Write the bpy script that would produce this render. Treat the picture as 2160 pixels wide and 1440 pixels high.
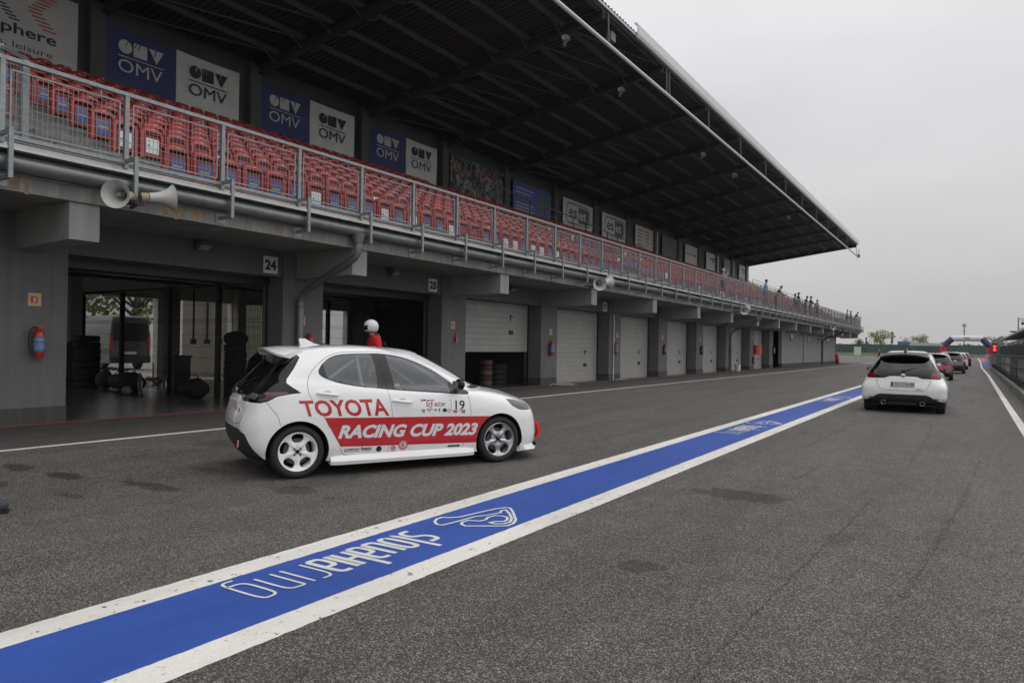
import bpy, bmesh, math, random
import numpy as np
from mathutils import Vector, Matrix
from mathutils.bvhtree import BVHTree
random.seed(7)
for o in list(bpy.data.objects): bpy.data.objects.remove(o)
SC = bpy.context.scene
COL = SC.collection
R = math.radians

# ------------------------------------------------------------------ camera
cam_d = bpy.data.cameras.new('camera'); cam = bpy.data.objects.new('camera', cam_d); COL.objects.link(cam)
cam_d.sensor_width = 36.0; cam_d.lens = 1460.0 / 2160.0 * 36.0
cam_d.clip_start = 0.05; cam_d.clip_end = 4000
PITCH, YAW, ROLL, EYE = 0.005785, 0.587486, 0.016000, 1.540
_fw = Vector((-math.sin(YAW)*math.cos(PITCH), math.cos(YAW)*math.cos(PITCH), math.sin(PITCH)))
_rt = Vector((math.cos(YAW), math.sin(YAW), 0)); _up = _rt.cross(_fw)
_x = math.cos(ROLL)*_rt + math.sin(ROLL)*_up; _y = -math.sin(ROLL)*_rt + math.cos(ROLL)*_up
m = Matrix((_x, _y, -_fw)).transposed().to_4x4(); m.translation = Vector((0, 0, EYE))
cam.matrix_world = m
SC.camera = cam
cam_d.dof.use_dof = True; cam_d.dof.focus_distance = 7.6; cam_d.dof.aperture_fstop = 5.0
SC.render.resolution_x = 1024; SC.render.resolution_y = 682

# ------------------------------------------------------------------ world (overcast)
W = bpy.data.worlds.new('World'); SC.world = W; W.use_nodes = True
nt = W.node_tree; nt.nodes.clear()
out = nt.nodes.new('ShaderNodeOutputWorld')
bg = nt.nodes.new('ShaderNodeBackground'); bg.inputs[1].default_value = 0.10
sky = nt.nodes.new('ShaderNodeTexSky'); sky.sky_type = 'NISHITA'; sky.sun_disc = False
sky.sun_elevation = R(48); sky.sun_rotation = R(60); sky.air_density = 1.0; sky.dust_density = 6.0
hs = nt.nodes.new('ShaderNodeHueSaturation'); hs.inputs['Saturation'].default_value = 0.04; hs.inputs['Value'].default_value = 0.10
nt.links.new(sky.outputs[0], hs.inputs['Color'])
tc = nt.nodes.new('ShaderNodeTexCoord'); sp = nt.nodes.new('ShaderNodeSeparateXYZ')
nt.links.new(tc.outputs['Generated'], sp.inputs[0])
rp = nt.nodes.new('ShaderNodeValToRGB'); cr = rp.color_ramp
cr.elements[0].position = 0.0; cr.elements[0].color = (5.3, 5.25, 5.15, 1)
cr.elements[1].position = 1.0; cr.elements[1].color = (13.0, 13.0, 13.2, 1)
e = cr.elements.new(0.30); e.color = (6.8, 6.8, 7.0, 1)
e = cr.elements.new(0.12); e.color = (6.0, 6.0, 6.0, 1)
nt.links.new(sp.outputs['Z'], rp.inputs[0])
nz = nt.nodes.new('ShaderNodeTexNoise'); nz.inputs['Scale'].default_value = 2.2; nz.inputs['Detail'].default_value = 5
mpw = nt.nodes.new('ShaderNodeMapping'); mpw.inputs['Scale'].default_value = (1, 1, 3.0)
nt.links.new(tc.outputs['Generated'], mpw.inputs[0]); nt.links.new(mpw.outputs[0], nz.inputs['Vector'])
mr = nt.nodes.new('ShaderNodeMapRange'); mr.inputs[1].default_value = 0.3; mr.inputs[2].default_value = 0.7
mr.inputs[3].default_value = 0.90; mr.inputs[4].default_value = 1.06
nt.links.new(nz.outputs[0], mr.inputs[0])
ml = nt.nodes.new('ShaderNodeVectorMath'); ml.operation = 'SCALE'
nt.links.new(rp.outputs[0], ml.inputs[0]); nt.links.new(mr.outputs[0], ml.inputs['Scale'])
ad = nt.nodes.new('ShaderNodeVectorMath'); ad.operation = 'ADD'
nt.links.new(ml.outputs[0], ad.inputs[0]); nt.links.new(hs.outputs[0], ad.inputs[1])
nt.links.new(ad.outputs[0], bg.inputs[0]); nt.links.new(bg.outputs[0], out.inputs[0])
sun_d = bpy.data.lights.new('sun', 'SUN'); sun_d.energy = 0.5; sun_d.angle = R(100); sun_d.color = (1, .97, .93)
sun = bpy.data.objects.new('sun', sun_d); COL.objects.link(sun)
sun.rotation_euler = (R(42), 0, R(60 + 90 - 45))
SC.view_settings.view_transform = 'Standard'; SC.view_settings.look = 'None'
SC.view_settings.exposure = 0; SC.view_settings.gamma = 1

# ------------------------------------------------------------------ helpers
def tag(o, label=None, cat=None, group=None, kind=None):
    if label: o['label'] = label
    if cat: o['category'] = cat
    if group: o['group'] = group
    if kind: o['kind'] = kind
    return o
def empty(name, label, cat, loc=(0, 0, 0), rz=0, group=None, parent=None):
    o = bpy.data.objects.new(name, None); COL.objects.link(o)
    o.location = loc; o.rotation_euler = (0, 0, rz); o.empty_display_size = .1
    if parent: o.parent = parent
    return tag(o, label, cat, group)
def copy_tree(o, parent=None):
    c = o.copy(); COL.objects.link(c)
    if parent: c.parent = parent
    for ch in o.children: copy_tree(ch, c)
    return c

MATS = {}
def mat(name, col, rough=.6, metal=0, coat=0, spec=.5, noise=None, bump=None, alpha=None, emit=None, trans=0):
    """noise = (scale, amount, stretch xyz) value variation in object space; bump = (scale, strength)"""
    if name in MATS: return MATS[name]
    M = bpy.data.materials.new(name); M.use_nodes = True
    n = M.node_tree; b = n.nodes['Principled BSDF']
    b.inputs['Base Color'].default_value = (*col, 1); b.inputs['Roughness'].default_value = rough
    b.inputs['Metallic'].default_value = metal; b.inputs['Coat Weight'].default_value = coat; b.inputs['Coat Roughness'].default_value = .05
    b.inputs['Specular IOR Level'].default_value = spec
    if trans: b.inputs['Transmission Weight'].default_value = trans
    if emit: b.inputs['Emission Color'].default_value = (*emit[0], 1); b.inputs['Emission Strength'].default_value = emit[1]
    if noise or bump:
        t = n.nodes.new('ShaderNodeTexCoord')
    if noise:
        mp = n.nodes.new('ShaderNodeMapping'); n.links.new(t.outputs['Object'], mp.inputs[0])
        if len(noise) > 2: mp.inputs['Scale'].default_value = noise[2]
        z = n.nodes.new('ShaderNodeTexNoise'); z.inputs['Scale'].default_value = noise[0]; z.inputs['Detail'].default_value = 6
        z.inputs['Roughness'].default_value = .65
        n.links.new(mp.outputs[0], z.inputs['Vector'])
        r = n.nodes.new('ShaderNodeMapRange'); r.inputs[1].default_value = .3; r.inputs[2].default_value = .7
        r.inputs[3].default_value = 1 - noise[1]; r.inputs[4].default_value = 1 + noise[1]
        n.links.new(z.outputs[0], r.inputs[0])
        v = n.nodes.new('ShaderNodeVectorMath'); v.operation = 'SCALE'; v.inputs[0].default_value = col
        n.links.new(r.outputs[0], v.inputs['Scale']); n.links.new(v.outputs[0], b.inputs['Base Color'])
        r2 = n.nodes.new('ShaderNodeMapRange'); r2.inputs[3].default_value = max(rough-.12, 0.02); r2.inputs[4].default_value = min(rough+.12, 1)
        n.links.new(z.outputs[0], r2.inputs[0]); n.links.new(r2.outputs[0], b.inputs['Roughness'])
    if bump:
        z2 = n.nodes.new('ShaderNodeTexNoise'); z2.inputs['Scale'].default_value = bump[0]; z2.inputs['Detail'].default_value = 4
        n.links.new(t.outputs['Object'], z2.inputs['Vector'])
        bp = n.nodes.new('ShaderNodeBump'); bp.inputs['Strength'].default_value = bump[1]; bp.inputs['Distance'].default_value = .01
        n.links.new(z2.outputs[0], bp.inputs['Height']); n.links.new(bp.outputs[0], b.inputs['Normal'])
    MATS[name] = M
    return M

class MB:
    def __init__(s): s.v = []; s.f = []; s.m = []; s.ms = []
    def mi(s, M):
        if M not in s.ms: s.ms.append(M)
        return s.ms.index(M)
    def add(s, V, F, M=None):
        b = len(s.v); s.v += [tuple(p) for p in V]; i = s.mi(M)
        for f in F: s.f.append(tuple(b + k for k in f)); s.m.append(i)
        return s
    def box(s, a, b, M=None, skip=()):
        x0, x1 = sorted((a[0], b[0])); y0, y1 = sorted((a[1], b[1])); z0, z1 = sorted((a[2], b[2]))
        V = [(x0,y0,z0),(x1,y0,z0),(x1,y1,z0),(x0,y1,z0),(x0,y0,z1),(x1,y0,z1),(x1,y1,z1),(x0,y1,z1)]
        F = [(0,3,2,1),(4,5,6,7),(0,1,5,4),(1,2,6,5),(2,3,7,6),(3,0,4,7)]
        return s.add(V, F, M)
    def bar(s, p, q, w, h=None, M=None, up=(0, 0, 1)):
        h = h or w; p = Vector(p); q = Vector(q); d = (q-p).normalized(); u = Vector(up)
        if abs(d.dot(u)) > .98: u = Vector((1, 0, 0))
        a = d.cross(u).normalized()*w/2; c = a.cross(d).normalized()*h/2
        V = [p-a-c, p+a-c, p+a+c, p-a+c, q-a-c, q+a-c, q+a+c, q-a+c]
        return s.add(V, [(0,3,2,1),(4,5,6,7),(0,1,5,4),(1,2,6,5),(2,3,7,6),(3,0,4,7)], M)
    def tube(s, pts, r, M=None, n=10, caps=True):
        pts = [Vector(p) for p in pts]; k = len(pts); rs = r if isinstance(r, (list, tuple)) else [r]*k
        V = []; prev = None
        for i, p in enumerate(pts):
            d = (pts[min(i+1, k-1)] - pts[max(i-1, 0)]).normalized()
            if prev is None:
                u = Vector((0, 0, 1)) if abs(d.z) < .9 else Vector((1, 0, 0)); a = d.cross(u).normalized()
            else: a = (prev - d*prev.dot(d)).normalized()
            prev = a; c = d.cross(a)
            for j in range(n):
                t = 2*math.pi*j/n; V.append(p + (a*math.cos(t) + c*math.sin(t))*rs[i])
        F = [(i*n+j, i*n+(j+1) % n, (i+1)*n+(j+1) % n, (i+1)*n+j) for i in range(k-1) for j in range(n)]
        if caps: F += [tuple(range(n-1, -1, -1)), tuple((k-1)*n+j for j in range(n))]
        return s.add(V, F, M)
    def lathe(s, prof, c=(0, 0, 0), axis='z', M=None, n=24, close=False):
        """prof [(r,h)]; axis direction"""
        V = []; c = Vector(c)
        ax = {'z': lambda r, h, t: Vector((r*math.cos(t), r*math.sin(t), h)), 'y': lambda r, h, t: Vector((r*math.cos(t), h, r*math.sin(t))),
              'x': lambda r, h, t: Vector((h, r*math.cos(t), r*math.sin(t)))}[axis]
        for r, h in prof:
            for j in range(n): V.append(c + ax(r, h, 2*math.pi*j/n))
        k = len(prof)
        F = [(i*n+j, i*n+(j+1) % n, (i+1)*n+(j+1) % n, (i+1)*n+j) for i in range(k-1) for j in range(n)]
        return s.add(V, F, M)
    def quad(s, a, b, c, d, M=None): return s.add([a, b, c, d], [(0, 1, 2, 3)], M)
    def prism(s, poly, a, b, M=None, plane='xz'):
        """extrude 2D polygon between a and b along the missing axis"""
        n = len(poly)
        mk = {'xz': lambda u, v, w: (u, w, v), 'yz': lambda u, v, w: (w, u, v), 'xy': lambda u, v, w: (u, v, w)}[plane]
        V = [mk(u, v, a) for u, v in poly] + [mk(u, v, b) for u, v in poly]
        F = [tuple(range(n)), tuple(range(2*n-1, n-1, -1))] + [(i, i+n, (i+1) % n+n, (i+1) % n) for i in range(n)]
        return s.add(V, F, M)
    def sphere(s, c, r, M=None, n=12, k=8, sc=(1, 1, 1)):
        V = []; F = []
        for i in range(k+1):
            ph = math.pi*i/k
            for j in range(n):
                t = 2*math.pi*j/n
                V.append((c[0]+r*sc[0]*math.sin(ph)*math.cos(t), c[1]+r*sc[1]*math.sin(ph)*math.sin(t), c[2]+r*sc[2]*math.cos(ph)))
        F = [(i*n+j, (i+1)*n+j, (i+1)*n+(j+1) % n, i*n+(j+1) % n) for i in range(k) for j in range(n)]
        return s.add(V, F, M)
    def build(s, name, M=None, parent=None, smooth=False, fixn=True):
        me = bpy.data.meshes.new(name); me.from_pydata(s.v, [], s.f)
        for x in s.ms: me.materials.append(x if x is not None else M)
        if len(s.ms) > 1: me.polygons.foreach_set('material_index', s.m)
        if fixn or smooth:
            bm = bmesh.new(); bm.from_mesh(me)
            if smooth: bmesh.ops.remove_doubles(bm, verts=bm.verts, dist=1e-5)
            if fixn: bmesh.ops.recalc_face_normals(bm, faces=bm.faces)
            if smooth:
                for f in bm.faces: f.smooth = True
                for e in bm.edges:
                    if len(e.link_faces) == 2 and e.calc_face_angle(0) > R(smooth if smooth is not True else 38): e.smooth = False
            bm.to_mesh(me); bm.free()
        o = bpy.data.objects.new(name, me); COL.objects.link(o)
        if parent: o.parent = parent
        return o

def text_polys(txt, size=1.0, bold=0.0, shear=0.0, sx=1.0, res=3):
    """returns (verts2d, faces) of the text, width-normalised origin at left baseline"""
    cu = bpy.data.curves.new('t', 'FONT'); cu.body = txt; cu.size = size; cu.offset = bold; cu.shear = shear; cu.resolution_u = res
    o = bpy.data.objects.new('t', cu); COL.objects.link(o)
    dg = bpy.context.evaluated_depsgraph_get(); me = bpy.data.meshes.new_from_object(o.evaluated_get(dg))
    V = [(v.co.x*sx, v.co.y) for v in me.vertices]; F = [tuple(p.vertices) for p in me.polygons]
    bpy.data.objects.remove(o); bpy.data.curves.remove(cu); bpy.data.meshes.remove(me)
    return V, F
def text_fit(txt, x0, y0, w, h, bold=0.0, shear=0.0):
    """text stretched into the box"""
    V, F = text_polys(txt, 1.0, bold, shear)
    xs = [p[0] for p in V]; ys = [p[1] for p in V]
    ax, bx, ay, by = min(xs), max(xs), min(ys), max(ys)
    return [(x0+(x-ax)/(bx-ax)*w, y0+(y-ay)/(by-ay)*h) for x, y in V], F

# ------------------------------------------------------------------ ground
def asphalt_mat(name, base, stains=(), warm=1.0):
    M = bpy.data.materials.new(name); M.use_nodes = True; n = M.node_tree; L = n.links.new; N = n.nodes.new
    b = n.nodes['Principled BSDF']; b.inputs['Roughness'].default_value = .75; b.inputs['Specular IOR Level'].default_value = .35
    t = N('ShaderNodeTexCoord')
    def noise(sc, det=4, ro=.6, vec=None):
        z = N('ShaderNodeTexNoise'); z.inputs['Scale'].default_value = sc; z.inputs['Detail'].default_value = det; z.inputs['Roughness'].default_value = ro
        L(vec or t.outputs['Object'], z.inputs['Vector']); return z.outputs[0]
    def rng(x, a, bb, c, d):
        r = N('ShaderNodeMapRange'); r.inputs[1].default_value = a; r.inputs[2].default_value = bb; r.inputs[3].default_value = c; r.inputs[4].default_value = d
        L(x, r.inputs[0]); return r.outputs[0]
    def mul(a, c):
        x = N('ShaderNodeMath'); x.operation = 'MULTIPLY'; L(a, x.inputs[0])
        if isinstance(c, (int, float)): x.inputs[1].default_value = c
        else: L(c, x.inputs[1])
        return x.outputs[0]
    vo = N('ShaderNodeTexVoronoi'); vo.inputs['Scale'].default_value = 160; L(t.outputs['Object'], vo.inputs['Vector'])
    sepc = N('ShaderNodeSeparateColor'); L(vo.outputs['Color'], sepc.inputs[0])
    pw = N('ShaderNodeMath'); pw.operation = 'POWER'; L(sepc.outputs[0], pw.inputs[0]); pw.inputs[1].default_value = 4.5
    agg = rng(pw.outputs[0], 0, 1, .50, 3.7)                         # light stones in dark bitumen
    fine = rng(noise(240, 2), .3, .7, .72, 1.28)
    mid = rng(noise(2.6, 6, .7), .3, .7, .84, 1.15)
    mpn = N('ShaderNodeMapping'); mpn.inputs['Scale'].default_value = (1.0, .12, 1); L(t.outputs['Object'], mpn.inputs[0])
    streak = rng(noise(1.3, 6, .7, mpn.outputs[0]), .3, .7, .80, 1.18)  # wear along the lane
    big = rng(noise(.16, 3), .3, .7, .92, 1.08)
    v = mul(mul(mul(mul(agg, fine), mid), streak), big)
    # dark scattered marks
    dn = noise(.9, 7, .72); dm = rng(dn, .64, .70, 1, .60); v = mul(v, dm)
    for (sx_, sy_, rx, ry, k) in stains:
        sp = N('ShaderNodeVectorMath'); sp.operation = 'SUBTRACT'; L(t.outputs['Object'], sp.inputs[0]); sp.inputs[1].default_value = (sx_, sy_, 0)
        ds = N('ShaderNodeVectorMath'); ds.operation = 'DIVIDE'; L(sp.outputs[0], ds.inputs[0]); ds.inputs[1].default_value = (rx, ry, 1)
        z3 = N('ShaderNodeTexNoise'); z3.inputs['Scale'].default_value = 5; z3.inputs['Detail'].default_value = 4; L(t.outputs['Object'], z3.inputs['Vector'])
        le = N('ShaderNodeVectorMath'); le.operation = 'LENGTH'; L(ds.outputs[0], le.inputs[0])
        a = N('ShaderNodeMath'); a.operation = 'MULTIPLY_ADD'; L(z3.outputs[0], a.inputs[0]); a.inputs[1].default_value = 1.7; L(le.outputs['Value'], a.inputs[2])
        v = mul(v, rng(a.outputs[0], 1.62, 1.85, k, 1))
    sc = N('ShaderNodeVectorMath'); sc.operation = 'SCALE'; sc.inputs[0].default_value = (base*1.08*warm, base, base*.925); L(v, sc.inputs['Scale'])
    L(sc.outputs[0], b.inputs['Base Color'])
    bp = N('ShaderNodeBump'); bp.inputs['Strength'].default_value = .7; bp.inputs['Distance'].default_value = .004
    ag2 = rng(vo.outputs['Distance'], 0, .8, 1, 0); L(ag2, bp.inputs['Height']); L(bp.outputs[0], b.inputs['Normal'])
    return M
def paint_mat(name, col, wear=.5, sc=14):
    """road paint with worn-through chips and grime"""
    M = bpy.data.materials.new(name); M.use_nodes = True; n = M.node_tree; L = n.links.new; N = n.nodes.new
    b = n.nodes['Principled BSDF']; b.inputs['Roughness'].default_value = .6; b.inputs['Specular IOR Level'].default_value = .3
    t = N('ShaderNodeTexCoord')
    def nz(s, d=6, st=None):
        z = N('ShaderNodeTexNoise'); z.inputs['Scale'].default_value = s; z.inputs['Detail'].default_value = d; z.inputs['Roughness'].default_value = .7
        src = t.outputs['Object']
        if st:
            mp = N('ShaderNodeMapping'); mp.inputs['Scale'].default_value = st; L(src, mp.inputs[0]); src = mp.outputs[0]
        L(src, z.inputs['Vector']); return z.outputs[0]
    def rng(x, a, bb, c, d):
        r = N('ShaderNodeMapRange'); r.inputs[1].default_value = a; r.inputs[2].default_value = bb; r.inputs[3].default_value = c; r.inputs[4].default_value = d
        L(x, r.inputs[0]); return r.outputs[0]
    g = rng(nz(1.6, 6, (1, .25, 1)), .3, .7, .76, 1.10); g2 = rng(nz(60, 3), .3, .75, .88, 1.06)
    mm = N('ShaderNodeMath'); mm.operation = 'MULTIPLY'; L(g, mm.inputs[0]); L(g2, mm.inputs[1])
    sc_ = N('ShaderNodeVectorMath'); sc_.operation = 'SCALE'; sc_.inputs[0].default_value = col; L(mm.outputs[0], sc_.inputs['Scale'])
    chips = rng(nz(sc, 8), .69-.09*wear, .73-.09*wear, 0, 1)
    mx = N('ShaderNodeMix'); mx.data_type = 'RGBA'; L(chips, mx.inputs[0]); L(sc_.outputs[0], mx.inputs[6]); mx.inputs[7].default_value = (.09, .088, .085, 1)
    L(mx.outputs[2], b.inputs['Base Color'])
    bp = N('ShaderNodeBump'); bp.inputs['Strength'].default_value = .4; bp.inputs['Distance'].default_value = .003
    L(nz(90, 3), bp.inputs['Height']); L(bp.outputs[0], b.inputs['Normal'])
    return M
stains = [(-2.0, 7.45, .50, .32, .50), (-1.93, 4.57, .17, .15, .62), (-5.85, 4.77, .30, .20, .55), (-5.3, 4.72, .1, .08, .6), (-7.2, 3.98, .45, .13, .5), (-8.45, 3.7, .36, .14, .4),
          (-9.45, 3.6, .4, .14, .45), (-8.6, 3.06, .3, .12, .5), (-7.3, 3.28, .22, .08, .6), (-6.1, 5.3, .5, .6, .75), (-.9, 6.2, .12, .3, .75), (-7.5, 4.9, .5, .12, .75), (-9.4, 6.4, .5, .5, .65)]
A_lane = asphalt_mat('asphalt', .090, stains)
A_apron = asphalt_mat('asphalt_apron', .064)
g = MB(); g.box((-700, -60, -.4), (900, 1500, -.012)); tag(g.build('ground', mat('field_soil', (.07, .085, .04), .95, noise=(.06, .35))), kind='structure')
def sheet(name, x0, x1, y0, y1, z, M, ny=1):
    b = MB()
    for i in range(ny):
        a = y0+(y1-y0)*i/ny; c = y0+(y1-y0)*(i+1)/ny
        b.quad((x0, a, z), (x1, a, z), (x1, c, z), (x0, c, z))
    return tag(b.build(name, M), kind='structure')
sheet('pit_lane', -11.0, 1.9, -12, 420, 0, A_lane)
sheet('pit_apron', -13.96, -11.0, -12, 97.6, .0, A_apron)
sheet('service_yard', -75, -25.3, -15, 97.6, -.004, asphalt_mat('asphalt_yard', .30))
b = MB(); b.quad((-75, 97.6, .0), (-11.0, 97.6, .0), (-11, 172, 0), (-40, 172, 0)); tag(b.build('forecourt', A_lane), kind='structure')
b = MB(); b.quad((1.9, -12, -.002), (60, -12, -.002), (60, 420, -.002), (1.9, 420, -.002)); tag(b.build('track_verge', mat('verge', (.10, .10, .09), .9, noise=(.5, .3))), kind='structure')
WHITE = paint_mat('white_paint', (.80, .775, .72), .95, 13); BLUE = paint_mat('blue_paint', (.036, .092, .385), .2, 9); LOGOP = paint_mat('logo_paint', (.74, .74, .72), .1, 20)
REDP = paint_mat('red_paint', (.42, .05, .05), .4, 9)
def strip(name, xa, xb, y0, y1, z, M, wob=.004, seed=1):
    """painted strip with slightly uneven edges"""
    rnd = random.Random(seed); b = MB(); y = y0; pts = []
    while y < y1:
        pts.append((y, rnd.uniform(-wob, wob), rnd.uniform(-wob, wob))); y += .05 if y < 14 else (.5 if y < 40 else 4)
    pts.append((y1, 0, 0))
    V = []; F = []
    for (yy, a, c) in pts: V += [(xa+a, yy, z), (xb+c, yy, z)]
    for i in range(len(pts)-1): F.append((2*i, 2*i+1, 2*i+3, 2*i+2))
    b.add(V, F); return tag(b.build(name, M, fixn=False), kind='structure')
strip('white_line', -4.20, -3.985, -10, 300, .004, WHITE, seed=2)
strip('blue_line', -3.985, -3.228, -10, 300, .004, BLUE, .001, 3)
strip('white_line', -3.228, -3.005, -10, 300, .004, WHITE, seed=4)
strip('white_line', -11.0, -10.87, -10, 105, .004, WHITE, .003, 5)
# right hand white line bends at the pit exit
b = MB(); pr = [(.80, -8), (.80, 24), (.84, 60), (.72, 85), (.78, 100), (1.0, 135), (1.2, 260)]
for (xa, ya), (xb, yb) in zip(pr, pr[1:]): b.quad((xa, ya, .004), (xa+.15, ya, .004), (xb+.15, yb, .004), (xb, yb, .004))
tag(b.build('white_line', WHITE), kind='structure')
b = MB(); b.quad((1.02, 88, .004), (2.0, 84, .004), (2.2, 138, .004), (1.2, 138, .004)); tag(b.build('blue_patch', BLUE), kind='structure')
b = MB(); b.quad((1.2, 138, .004), (2.6, 138, .004), (6.0, 245, .004), (1.3, 245, .004)); tag(b.build('red_patch', REDP), kind='structure')
def crack(name, pts, w, M, seed):
    rnd = random.Random(seed); P_ = []
    for (a, c) in zip(pts, pts[1:]):
        n_ = max(2, int((Vector(c)-Vector(a)).length/.03))
        for i in range(n_): t = i/n_; P_.append((a[0]+(c[0]-a[0])*t+rnd.gauss(0, w*(.45 if 'seam' in name else .08)), a[1]+(c[1]-a[1])*t))
    b = MB(); V = []
    for (x, y) in P_: q = w*(.3+.7*rnd.random()) if 'seam' in name else w*(.75+.25*math.sin(y*3)); V += [(x-q/2, y, .003), (x+q/2, y, .003)]
    b.add(V, [(2*i, 2*i+1, 2*i+3, 2*i+2) for i in range(len(P_)-1)]); return tag(b.build(name, M, fixn=False), kind='structure')
CRM = asphalt_mat('asphalt_crack', .064); SKM = asphalt_mat('skid_rubber', .076)
crack('asphalt_seam', [(-1.08, 2.6), (-1.06, 3.56), (-1.0, 5.2), (-.9, 6.8), (-.86, 8.2)], .011, CRM, 3); crack('skid_mark', [(-1.74, 8.7), (-1.67, 10.2)], .035, CRM, 5)
for i_, (xa, ya, xb, yb, w_) in enumerate(((-6.4, 9.5, -6.2, 13.5, .06), (-9.0, 9.0, -8.6, 15, .05), (-.35, 5.0, .1, 12, .05), (-7.6, 14, -7.3, 20, .07), (-5.2, 10, -5.1, 17, .05), (-2.2, 12, -2.15, 17.5, .05), (-.7, 11, -.72, 17.5, .05))): crack('skid_mark', [(xa, ya), ((xa+xb)/2+.05, (ya+yb)/2), (xb, yb)], w_, SKM, 20+i_)
crack('asphalt_seam', [(-2.62, 6.0), (-2.60, 30)], .006, CRM, 7); crack('skid_mark', [(-7.0, 22), (-6.6, 30), (-6.4, 44)], .06, CRM, 8); crack('skid_mark', [(-8.3, 20), (-8.0, 36), (-7.9, 58)], .05, CRM, 9)
# ---- circuit logo and lettering painted on the blue line, repeated along the lane
TRACK = [(-3.806,4.592),(-3.867,4.642),(-3.91,4.725),(-3.906,4.796),(-3.849,4.824),(-3.79,4.901),(-3.758,5.12),(-3.716,5.34),(-3.669,5.447),(-3.624,5.455),(-3.528,5.355),(-3.338,5.12),(-3.285,4.998),(-3.285,4.908),(-3.35,4.845),(-3.472,4.759),(-3.567,4.687),(-3.625,4.708),(-3.665,4.773),(-3.657,4.855),(-3.566,4.886),(-3.551,4.958),(-3.584,5.042),(-3.57,5.132),(-3.513,5.16),(-3.449,5.145),(-3.398,5.075),(-3.388,5.006),(-3.449,4.96),(-3.465,4.903),(-3.411,4.892),(-3.345,4.943),(-3.335,5.024),(-3.391,5.134),(-3.517,5.28),(-3.618,5.372),(-3.631,5.319),(-3.592,5.247),(-3.632,5.11),(-3.694,4.982),(-3.705,4.841),(-3.718,4.71),(-3.739,4.593),(-3.776,4.579)]
def ribbon(b, pts, w, z, closed=False, M=None, f=None):
    """mitred ribbon following pts in the plane; f maps (x,y)->3D"""
    f = f or (lambda x, y: (x, y, z)); k = len(pts); L_ = []; R_ = []
    for i in range(k):
        p = Vector(pts[i]); a = Vector(pts[i-1]) if (i or closed) else None; c = Vector(pts[(i+1) % k]) if (i < k-1 or closed) else None
        d1 = (p-a).normalized() if a is not None else (c-p).normalized(); d2 = (c-p).normalized() if c is not None else d1
        t = (d1+d2); t = t.normalized() if t.length > .05 else d1
        nrm = Vector((-t.y, t.x)); s = w/2/max(.5, abs(nrm.dot(Vector((-d1.y, d1.x)))))
        L_.append(p+nrm*s); R_.append(p-nrm*s)
    V = [f(*q) for q in L_] + [f(*q) for q in R_]
    F = [(i, (i+1) % k, k+(i+1) % k, k+i) for i in range(k if closed else k-1)]
    b.add(V, F, M)
BG = {'s': (.8, [[(.8,1),(.2,1),(0,.85),(0,.68),(.15,.55),(.65,.45),(.8,.33),(.8,.15),(.6,0),(0,0)]]), 'l': (.18, [[(0,1.42),(0,.15),(.14,0),(.2,0)]]),
      'o': (.72, [[(.15,0),(0,.15),(0,.85),(.15,1),(.57,1),(.72,.85),(.72,.15),(.57,0),(.15,0)]]), 'v': (.72, [[(0,1),(0,.15),(.15,0),(.72,0)],[(.72,1),(.72,0)]]),
      'a': (.72, [[(.1,1),(.57,1),(.72,.85),(.72,0)],[(.72,.55),(.15,.55),(0,.42),(0,.13),(.15,0),(.72,0)]]), 'k': (.72, [[(0,1.42),(0,0)],[(0,.5),(.72,.5)],[(.72,1),(.72,0)]]),
      'i': (.02, [[(0,1),(0,0)]]), 'r': (.45, [[(0,0),(0,.85),(.15,1),(.5,1)]]), 'n': (.62, [[(0,0),(0,1)],[(0,1),(.47,1),(.62,.85),(.62,0)]]),
      'g': (.62, [[(.62,0),(.15,0),(0,.15),(0,.85),(.15,1),(.62,1),(.62,-.12),(.47,-.25),(.1,-.25)]])}
def lettering(b, y_start, y_end):
    zz_ = [.0056]
    word = 'slovakiaring'; tot = 0; ws = lambda i: .95 if i < 8 else 1.30; gp = lambda i: .36 if i < 7 else (.42 if i < 8 else .50)
    for i, ch in enumerate(word): tot += BG[ch][0]*ws(i)+gp(i)
    tot -= gp(11); ux = (y_start-y_end)/tot; x = 0; xh = .335; base = -3.845
    for i, ch in enumerate(word):
        w, strokes = BG[ch]; lw = .044 if i < 8 else .021
        for st in strokes:
            # up is towards +X (the words read from the garages), reading direction is -Y
            q = st
            for _ in range(2):
                if len(q) > 2: q = [q[0]]+[p for a, c in zip(q, q[1:]) for p in ((a[0]*.8+c[0]*.2, a[1]*.8+c[1]*.2), (a[0]*.2+c[0]*.8, a[1]*.2+c[1]*.8))][1:-1]+[q[-1]]
            zz_[0] += .00015; ribbon(b, [(base+v*xh, y_start-(x+u*ws(i)-.10*v)*ux) for u, v in q], lw, zz_[0])
        x += w*ws(i)+gp(i)
for k in range(5):
    dy = 10.05*k; b = MB(); ribbon(b, [(x, y+dy) for x, y in TRACK], .026, .007, True)
    lettering(b, 4.27+dy, 2.62+dy); tag(b.build('strip_lettering', LOGOP), kind='structure')

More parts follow.
